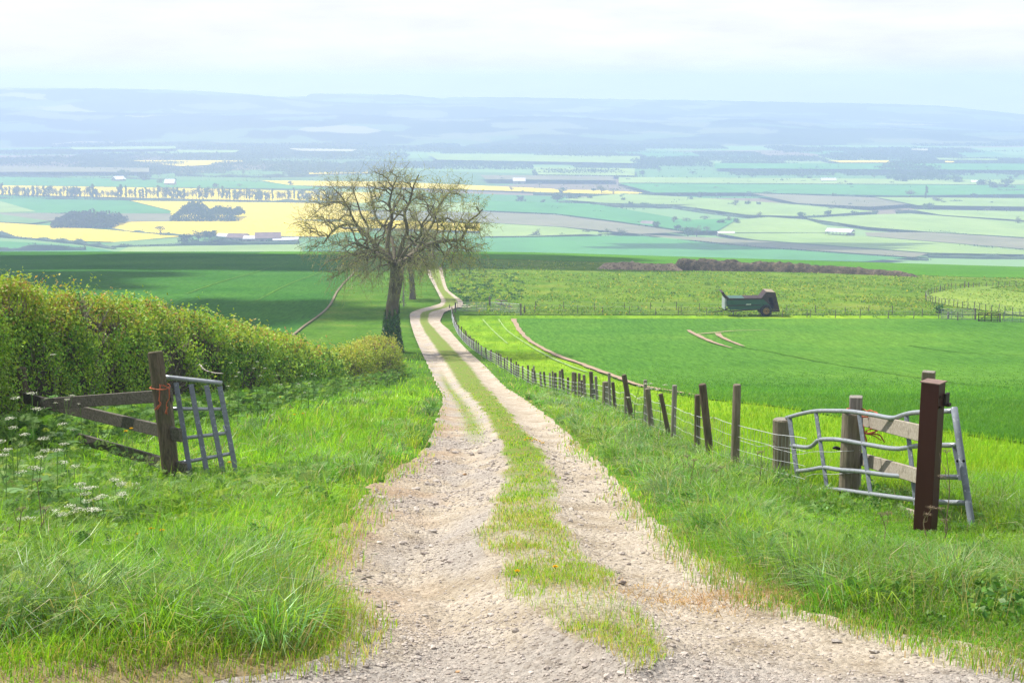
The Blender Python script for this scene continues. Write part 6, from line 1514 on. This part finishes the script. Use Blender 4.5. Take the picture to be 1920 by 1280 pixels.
def stone(px, py, wpx, mi, label, flat=.6, seed=0):
    p = at(px, py); w_ = wpx * p[1] / F / 2
    V = ICO3_V * [w_, w_ * random.uniform(.6, .9), w_ * flat]
    V = V * (1 + .55 * fbm(ICO3_V[:, 0] * 1.2 + seed, ICO3_V[:, 1] * 1.2 + ICO3_V[:, 2] * 1.9, seed, 3))[:, None]
    # a few flat facets
    for _ in range(7):
        nrm = rng.normal(0, 1, 3); nrm /= np.linalg.norm(nrm); d_ = w_ * random.uniform(.5, .8) * (1 if abs(nrm[2]) < .5 else flat)
        ex = np.clip(V @ nrm - d_, 0, None); V = V - ex[:, None] * nrm
    o = mk('stone', np.zeros((3, 3)), [np.array([[0, 1, 2]])], None); bpy.data.objects.remove(o)
    o = mk('stone', V, [ICO3_F], M_stone[mi])
    z = float(ztrack(p[0], p[1])) if inside_track(p[0], p[1]) else float(zg(p[0], p[1]))
    o.location = (float(p[0]), float(p[1]), z + w_ * flat * .45)
    return tag(o, label, 'stone')
for i, a in enumerate([(685, 1196, 34, 0, 'largest dark stone at the left edge of the track by the grass'), (712, 1262, 26, 0, 'upright grey stone at the broken tarmac corner'), (738, 1147, 27, 0, 'flat grey stone in the left rut below the centre'), (812, 970, 14, 1, 'pale rounded stone high in the left rut'), (781, 993, 16, 1, 'rounded pale stone lying left in the rut'), (793, 1004, 15, 1, 'pale stone just below the rounded one'), (795, 1018, 17, 0, 'dark flat stone in the rut under the two pale ones'), (673, 1054, 14, 0, 'dark stone left of a close pair at the rut edge'), (692, 1064, 15, 0, 'lower dark stone of the close pair at the rut edge'), (680, 1067, 18, 0, 'flat dark stone touching the close pair'), (718, 1048, 13, 1, 'pale pointed stone above the close pair'), (708, 1118, 17, 0, 'tilted stone at the left side of the rut'), (742, 1107, 13, 1, 'pointed pale stone in the middle of the left rut'), (797, 1126, 16, 1, 'flat pale stone in the left rut centre'), (846, 1139, 10, 1, 'small pale stone near the grass strip'), (915, 1154, 9, 0, 'small dark stone standing on the bare dirt'), (858, 1227, 13, 2, 'orange stone near the bottom of the track'), (870, 1237, 18, 0, 'brown stone touching the orange stone'), (865, 1254, 18, 0, 'dark brown stone under the orange stone'), (908, 1275, 22, 2, 'rusty flat stone at the bottom edge'), (1008, 1262, 13, 0, 'grey stone at bottom centre'), (770, 1215, 12, 1, 'round pale stone in the lower left rut'), (804, 1209, 19, 0, 'dark flat stone in the lower left rut'), (1166, 1097, 17, 0, 'grey stone on the right rut edge'), (1160, 1083, 11, 0, 'small upright stone above the one on the right rut edge'), (1072, 950, 14, 1, 'pale stone in the right rut near the grass'), (1070, 895, 12, 0, 'dark stone high in the right rut'), (1063, 906, 10, 0, 'lower small stone high in the right rut'), (1174, 934, 9, 0, 'stone by the right verge'), (845, 1039, 20, 0, 'slab of stone beside the grass strip'), (806, 1041, 18, 0, 'stone wedged in the gully left of the slab'), (1572, 1183, 30, 1, 'white slab of chalk in the dirt at the right'), (1640, 1203, 24, 1, 'second chalk slab farther right in the dirt'), (1690, 1256, 16, 0, 'dark stone at the lower right corner'), (1600, 1254, 14, 1, 'pale stone at the lower right'), (769, 885, 9, 0, 'stone near the left verge high up the track'), (872, 878, 10, 2, 'brown stone in the middle of the upper left rut')]):
    stone(*a[:3], a[3], a[4], flat=.45 if 'slab' in a[4] or 'flat' in a[4] else .62, seed=i + 1)
# broken tarmac at the lower left corner
M_tar = surf('worn grey tarmac', [(.13, .125, .12), (.24, .23, .22), (.34, .325, .305)], 34., bump=1., bscale=60, fine=(110., (.16, .15, .145), .56, .66))
q = []
pts = [(-1.95, 4.6), (-1.9, 5.9), (-1.55, 6.28), (-1.15, 6.46), (-.93, 6.5), (-.78, 6.44), (-.74, 6.3), (-.62, 6.14), (-.66, 5.8), (-.3, 5.2), (-.2, 4.6)]
rows = []
for t_ in np.linspace(0, 1, 14)[:-1]: rows.append([(np.array(p) - [-1.1, 5.4]) * (1 - t_) + [-1.1, 5.4] for p in spl(np.array([[*p, 0] for p in pts]), 70)[:, :2]])
rows = np.array(rows); X, Y = rows[..., 0], rows[..., 1]
Zs = np.where(inside_track(X, Y), ztrack(X, Y), zg(X, Y)) + .022 + .03 * fbm(X / .16, Y / .16, 4, 4); Zs[0] -= .12; Zs[1] -= .02
tag(mk('tarmac', np.stack([X, Y, Zs], -1).reshape(-1, 3), [grid_faces(*X.shape)], M_tar), 'broken grey tarmac edge at the bottom left of the track', kind='structure')

# ================================================================== flowers
M_yel = surf('dandelion yellow', [(.75, .48, .01), (.85, .60, .015)], 30.)
M_stem = surf('green stem', [(.10, .2, .04), (.16, .26, .06)], 10.)
M_dry = surf('dry brown stem', [(.14, .11, .07), (.22, .17, .11)], 10.)
M_umb = surf('cream umbels', [(.58, .57, .45), (.72, .71, .6)], 30.)
def dandelion(px, py, D, h, label, group=None):
    p = P(px, py, D); zb_ = float(ztrack(p[0], D) if inside_track(p[0], D) else zg(p[0], D)); p[2] = max(p[2], zb_ + .06)
    b = np.array([p[0] + .01, p[1], zb_])
    root = empty('dandelion', b, label, 'flower', group)
    MB().tube([b - [0, 0, .02], (b + p) / 2 + [.006, 0, 0], p], [.003, .0028, .0025], 5).build('stem', M_stem, root)
    n = 46; V, Fq = [], []
    rad = .026 * (1 if D < 16 else 1.15)
    for i in range(n):
        a = i * 2.4; r = rad * math.sqrt((i + 1) / n); z = .012 * (1 - (i / n)) ; w_ = .004
        d_ = np.array([math.cos(a), math.sin(a), 0]); s_ = np.array([-math.sin(a), math.cos(a), 0]) * w_
        V += [p + d_ * r * .2 + [0, 0, .002], p + d_ * r * .7 + s_ + [0, 0, z * .7 + .004], p + d_ * r + [0, 0, z], p + d_ * r * .7 - s_ + [0, 0, z * .7 + .004]]
    mk('flower_head', np.array(V), [np.arange(4 * n).reshape(-1, 4)], M_yel, root)
    MB().tube([p - [0, 0, .012], p + [0, 0, .001]], [.004, .010], 8).build('bud_base', M_stem, root)
for a in [(259, 1001, 9.7, .2, 'left one of three dandelions in the long grass'), (284, 991, 9.7, .2, 'middle and highest of three dandelions in the long grass'), (304, 994, 9.7, .2, 'right one of three dandelions in the long grass'),
          (236, 808, 16.6, .2, 'dandelion just under the dark board at the left'), (246, 803, 16.7, .2, 'second dandelion under the dark board, slightly right'), (525, 744, 29, .25, 'dandelion in the grass below the hedge'), (552, 777, 22.5, .2, 'dandelion in the verge right of the hurdle'), (568, 775, 22.7, .2, 'second dandelion in the verge right of the hurdle'), (735, 771, 33, .2, 'dandelion near the left edge of the track'),
          (970, 1094, 9.4, .1, 'single dandelion in the middle grass strip, left'), (1041, 1090, 9.5, .1, 'single dandelion in the middle grass strip, right'), (1887, 952, 13.4, .2, 'dandelion in the grass beyond the galvanised gate'), (430, 866, 17.2, .2, 'dandelion seen through the leaning hurdle')]: dandelion(*a)
for (px, py) in ((988, 826), (994, 822), (1002, 824), (1006, 831), (1012, 828), (1019, 833), (998, 834), (984, 831), (1016, 838)):
    dandelion(px, py, 26.0 + (830 - py) * .05, .15, 'dandelion in the yellow bunch halfway down the middle grass strip', 'bunch of dandelions on the middle grass strip')

def parsley(px, py, D, label, dry=False, heads=3, sc=1., group=None, leaves=6, seed=0):
    """cow parsley: py is where its top stands"""
    r = np.random.default_rng(seed + 500)
    t = P(px, py, D); b = np.array([t[0] + r.normal(0, .05), D, float(zg(t[0], D))]); h = max(.25, t[2] - b[2])
    root = empty('cow_parsley', b, label, 'plant', group)
    lw = max(1, D / 16)
    mb = MB(); top = b + [t[0] - b[0], 0, h]
    mid = (b + top) / 2 + [r.normal(0, .03), r.normal(0, .03), 0]
    main = spl([b - [0, 0, .03], mid, top], 12); mb.tube(main, np.linspace(.006, .0028, 12) * lw, 6)
    tips = [top]
    for i in range(heads + 1):
        k_ = int(r.integers(5, 10)); s0 = main[k_]; a = r.uniform(0, 6.28); L = h * r.uniform(.18, .36)
        e = s0 + [math.cos(a) * L * .55, math.sin(a) * L * .55, L * .8]; mb.tube(spl([s0, (s0 + e) / 2 + [math.cos(a) * .02, math.sin(a) * .02, -.01], e], 6), .0022 * lw, 5); tips.append(e)
    rays = []
    for tp in tips[:heads]:
        for a in np.linspace(0, 6.28, 9)[:-1]:
            e = tp + [math.cos(a) * .045 * sc, math.sin(a) * .045 * sc, .04 * sc]; mb.tube([tp, (tp + e) / 2 + [0, 0, .008], e], .0012 * lw, 4)
    mb.build('stem', M_dry if dry else M_stem, root)
    for tp in tips[:heads]:
        n = 90; a = r.uniform(0, 6.28, n); q = np.sqrt(r.uniform(0, 1, n)); cl = .05 * sc
        jx = np.round(q * 2.4) / 2.4 * cl; aa = np.round(a / .78) * .78
        c = tp + np.stack([jx * np.cos(aa) + r.normal(0, .008, n), jx * np.sin(aa) + r.normal(0, .008, n), .042 * sc + r.normal(0, .004, n) - .01 * q], 1)
        mk('flower_head', leafquads(c, .009 * sc * lw ** .3, np.tile([0, 0, 1.], (n, 1)), .6), [np.arange(n * 4).reshape(-1, 4)], M_dry if dry else M_umb, root)
    if not dry:
        for i in range(leaves):
            k_ = int(r.integers(1, 8)); s0 = main[k_]; n = 12
            fr_ = np.repeat(s0[None], 1, 0); V = []
            az = r.uniform(0, 6.28); d_ = np.array([math.cos(az), math.sin(az), .35]); sd = np.array([-math.sin(az), math.cos(az), 0]); L = .22 * sc * r.uniform(.7, 1.2)
            for j in range(n):
                t_ = (j + 1) / n; c = s0 + d_ * L * t_ - np.array([0, 0, .1 * t_ * t_])
                for sg in (-1, 1):
                    ln = .10 * (1 - t_ * .85) * sc; e = c + sd * sg * ln + d_ * .03; m_ = (c + e) / 2; V += [c, m_ + d_ * .012, e, m_ - d_ * .012]
            V = np.array(V); q = len(V) // 4
            mk('leaf', V, [np.arange(len(V)).reshape(-1, 4)], M_leaf, root, col=np.tile(np.array([.12, .26, .06]) * r.uniform(.8, 1.2), (len(V), 1)))
PL = [(60, 743, 13.5, 'tallest cow parsley at the left edge with cream heads'), (30, 752, 13.2, 'cow parsley with two cream heads at the very left edge'), (20, 790, 12.6, 'bushy cow parsley below the tallest one at the left edge'), (82, 828, 12.5, 'cow parsley with loose heads in front of the sagging board'), (150, 914, 12.0, 'cow parsley with a flat white head in the middle of the left bank'), (163, 921, 12.1, 'white headed cow parsley touching the one on the left bank'), (192, 936, 12.2, 'right hand one of three white cow parsleys on the left bank'), (132, 955, 11.4, 'cow parsley with a round cream head over the lower left bank'), (231, 970, 12.6, 'small white cow parsley left of the three dandelions'), (104, 965, 11.2, 'faint cow parsley left of the round cream head'), (140, 880, 13.0, 'cow parsley with a thin pale head above the white ones'), (62, 882, 12.4, 'cow parsley among the ferny leaves near the left edge')]
PL += [(108, 850, 12.6, 'cow parsley with one cream head beside the ferny patch'), (215, 905, 13.0, 'small cow parsley with two heads below the lowest board'), (12, 850, 11.6, 'cow parsley cut by the left edge of the picture'), (180, 985, 11.4, 'low white cow parsley left of the dandelions'), (255, 940, 13.4, 'cow parsley just above the three dandelions'), (48, 1000, 10.4, 'cow parsley low on the bank near the left edge'), (118, 800, 14.5, 'cow parsley in front of the lowest board at the left')]
for i, a in enumerate(PL): parsley(*a, heads=2 + i % 2, sc=1.0, leaves=7, seed=i)
for i, (px, py, D, lab) in enumerate([(100, 668, 19.8, 'tall cow parsley standing before the hedge left of the tall post'), (433, 682, 31, 'cow parsley before the hedge right of the hurdle top'), (448, 700, 30, 'lower cow parsley before the hedge near the hurdle'), (482, 680, 33, 'cow parsley in front of the hedge with pale heads'), (497, 692, 34, 'cow parsley right of the pale headed one at the hedge'), (520, 705, 37, 'cow parsley under the middle of the hedge'), (565, 706, 40, 'bushy cow parsley near the end of the hedge'), (585, 702, 42, 'last pale cow parsley before the end of the hedge'), (580, 720, 38, 'short cow parsley at the end of the hedge foot'), (150, 760, 19.2, 'young cow parsley behind the crossing boards'), (126, 752, 18.6, 'young cow parsley in front of the crossing boards')]):
    parsley(px, py, D, lab, heads=2, sc=.8, leaves=8, seed=40 + i)
for i, (px, py, D, lab) in enumerate([(1210, 722, 30, 'white flowering cow parsley behind the fence posts'), (1198, 726, 31, 'second white flowering cow parsley behind the fence posts'), (1232, 733, 29, 'small white flower cluster beyond the fence')]):
    parsley(px, py, D, lab, heads=4, sc=1., seed=70 + i)
for i, (px, py, D, lab) in enumerate([(1302, 866, 15.2, 'dry brown stalk leaning at the left of the right verge'), (1352, 880, 14.6, 'second dry brown stalk in the right verge'), (1428, 850, 15.8, 'dry stalk before the short round post'), (1775, 850, 12.0, 'thin dry stalk right of the red steel post'), (1652, 990, 11.2, 'dry grey stalk in front of the lowest rail'), (1762, 985, 11.6, 'dry seed head at the foot of the red post'), (1745, 960, 11.7, 'thin dry stalk leaning on the red post'), (137, 1015, 9.6, 'tall dark dead stalk on the lower left bank'), (70, 905, 10.2, 'upright dead stalk near the left edge'), (40, 960, 9.5, 'thin dead stalk at the left edge of the bank')]):
    parsley(px, py, D, lab, dry=True, heads=2, sc=.8, seed=90 + i)
# bare white twig hanging out of the hedge
q = [P(375, 683, 34.), P(382, 692, 33.6), P(390, 696, 33.4), P(402, 699, 33.2), P(418, 700, 33.)]
mb = MB(); mb.tube(spl(q, 14), np.linspace(.022, .012, 14), 6); mb.tube([P(356, 690, 34.), P(375, 684, 33.8), P(388, 680, 33.6)], [.01, .008, .006], 5)
tag(mb.build('bare_twig', surf('bleached twig', [(.42, .38, .34), (.55, .5, .46)], 20.), sm=True), 'bleached bare twig sticking out of the hedge above the hurdle', 'twig')
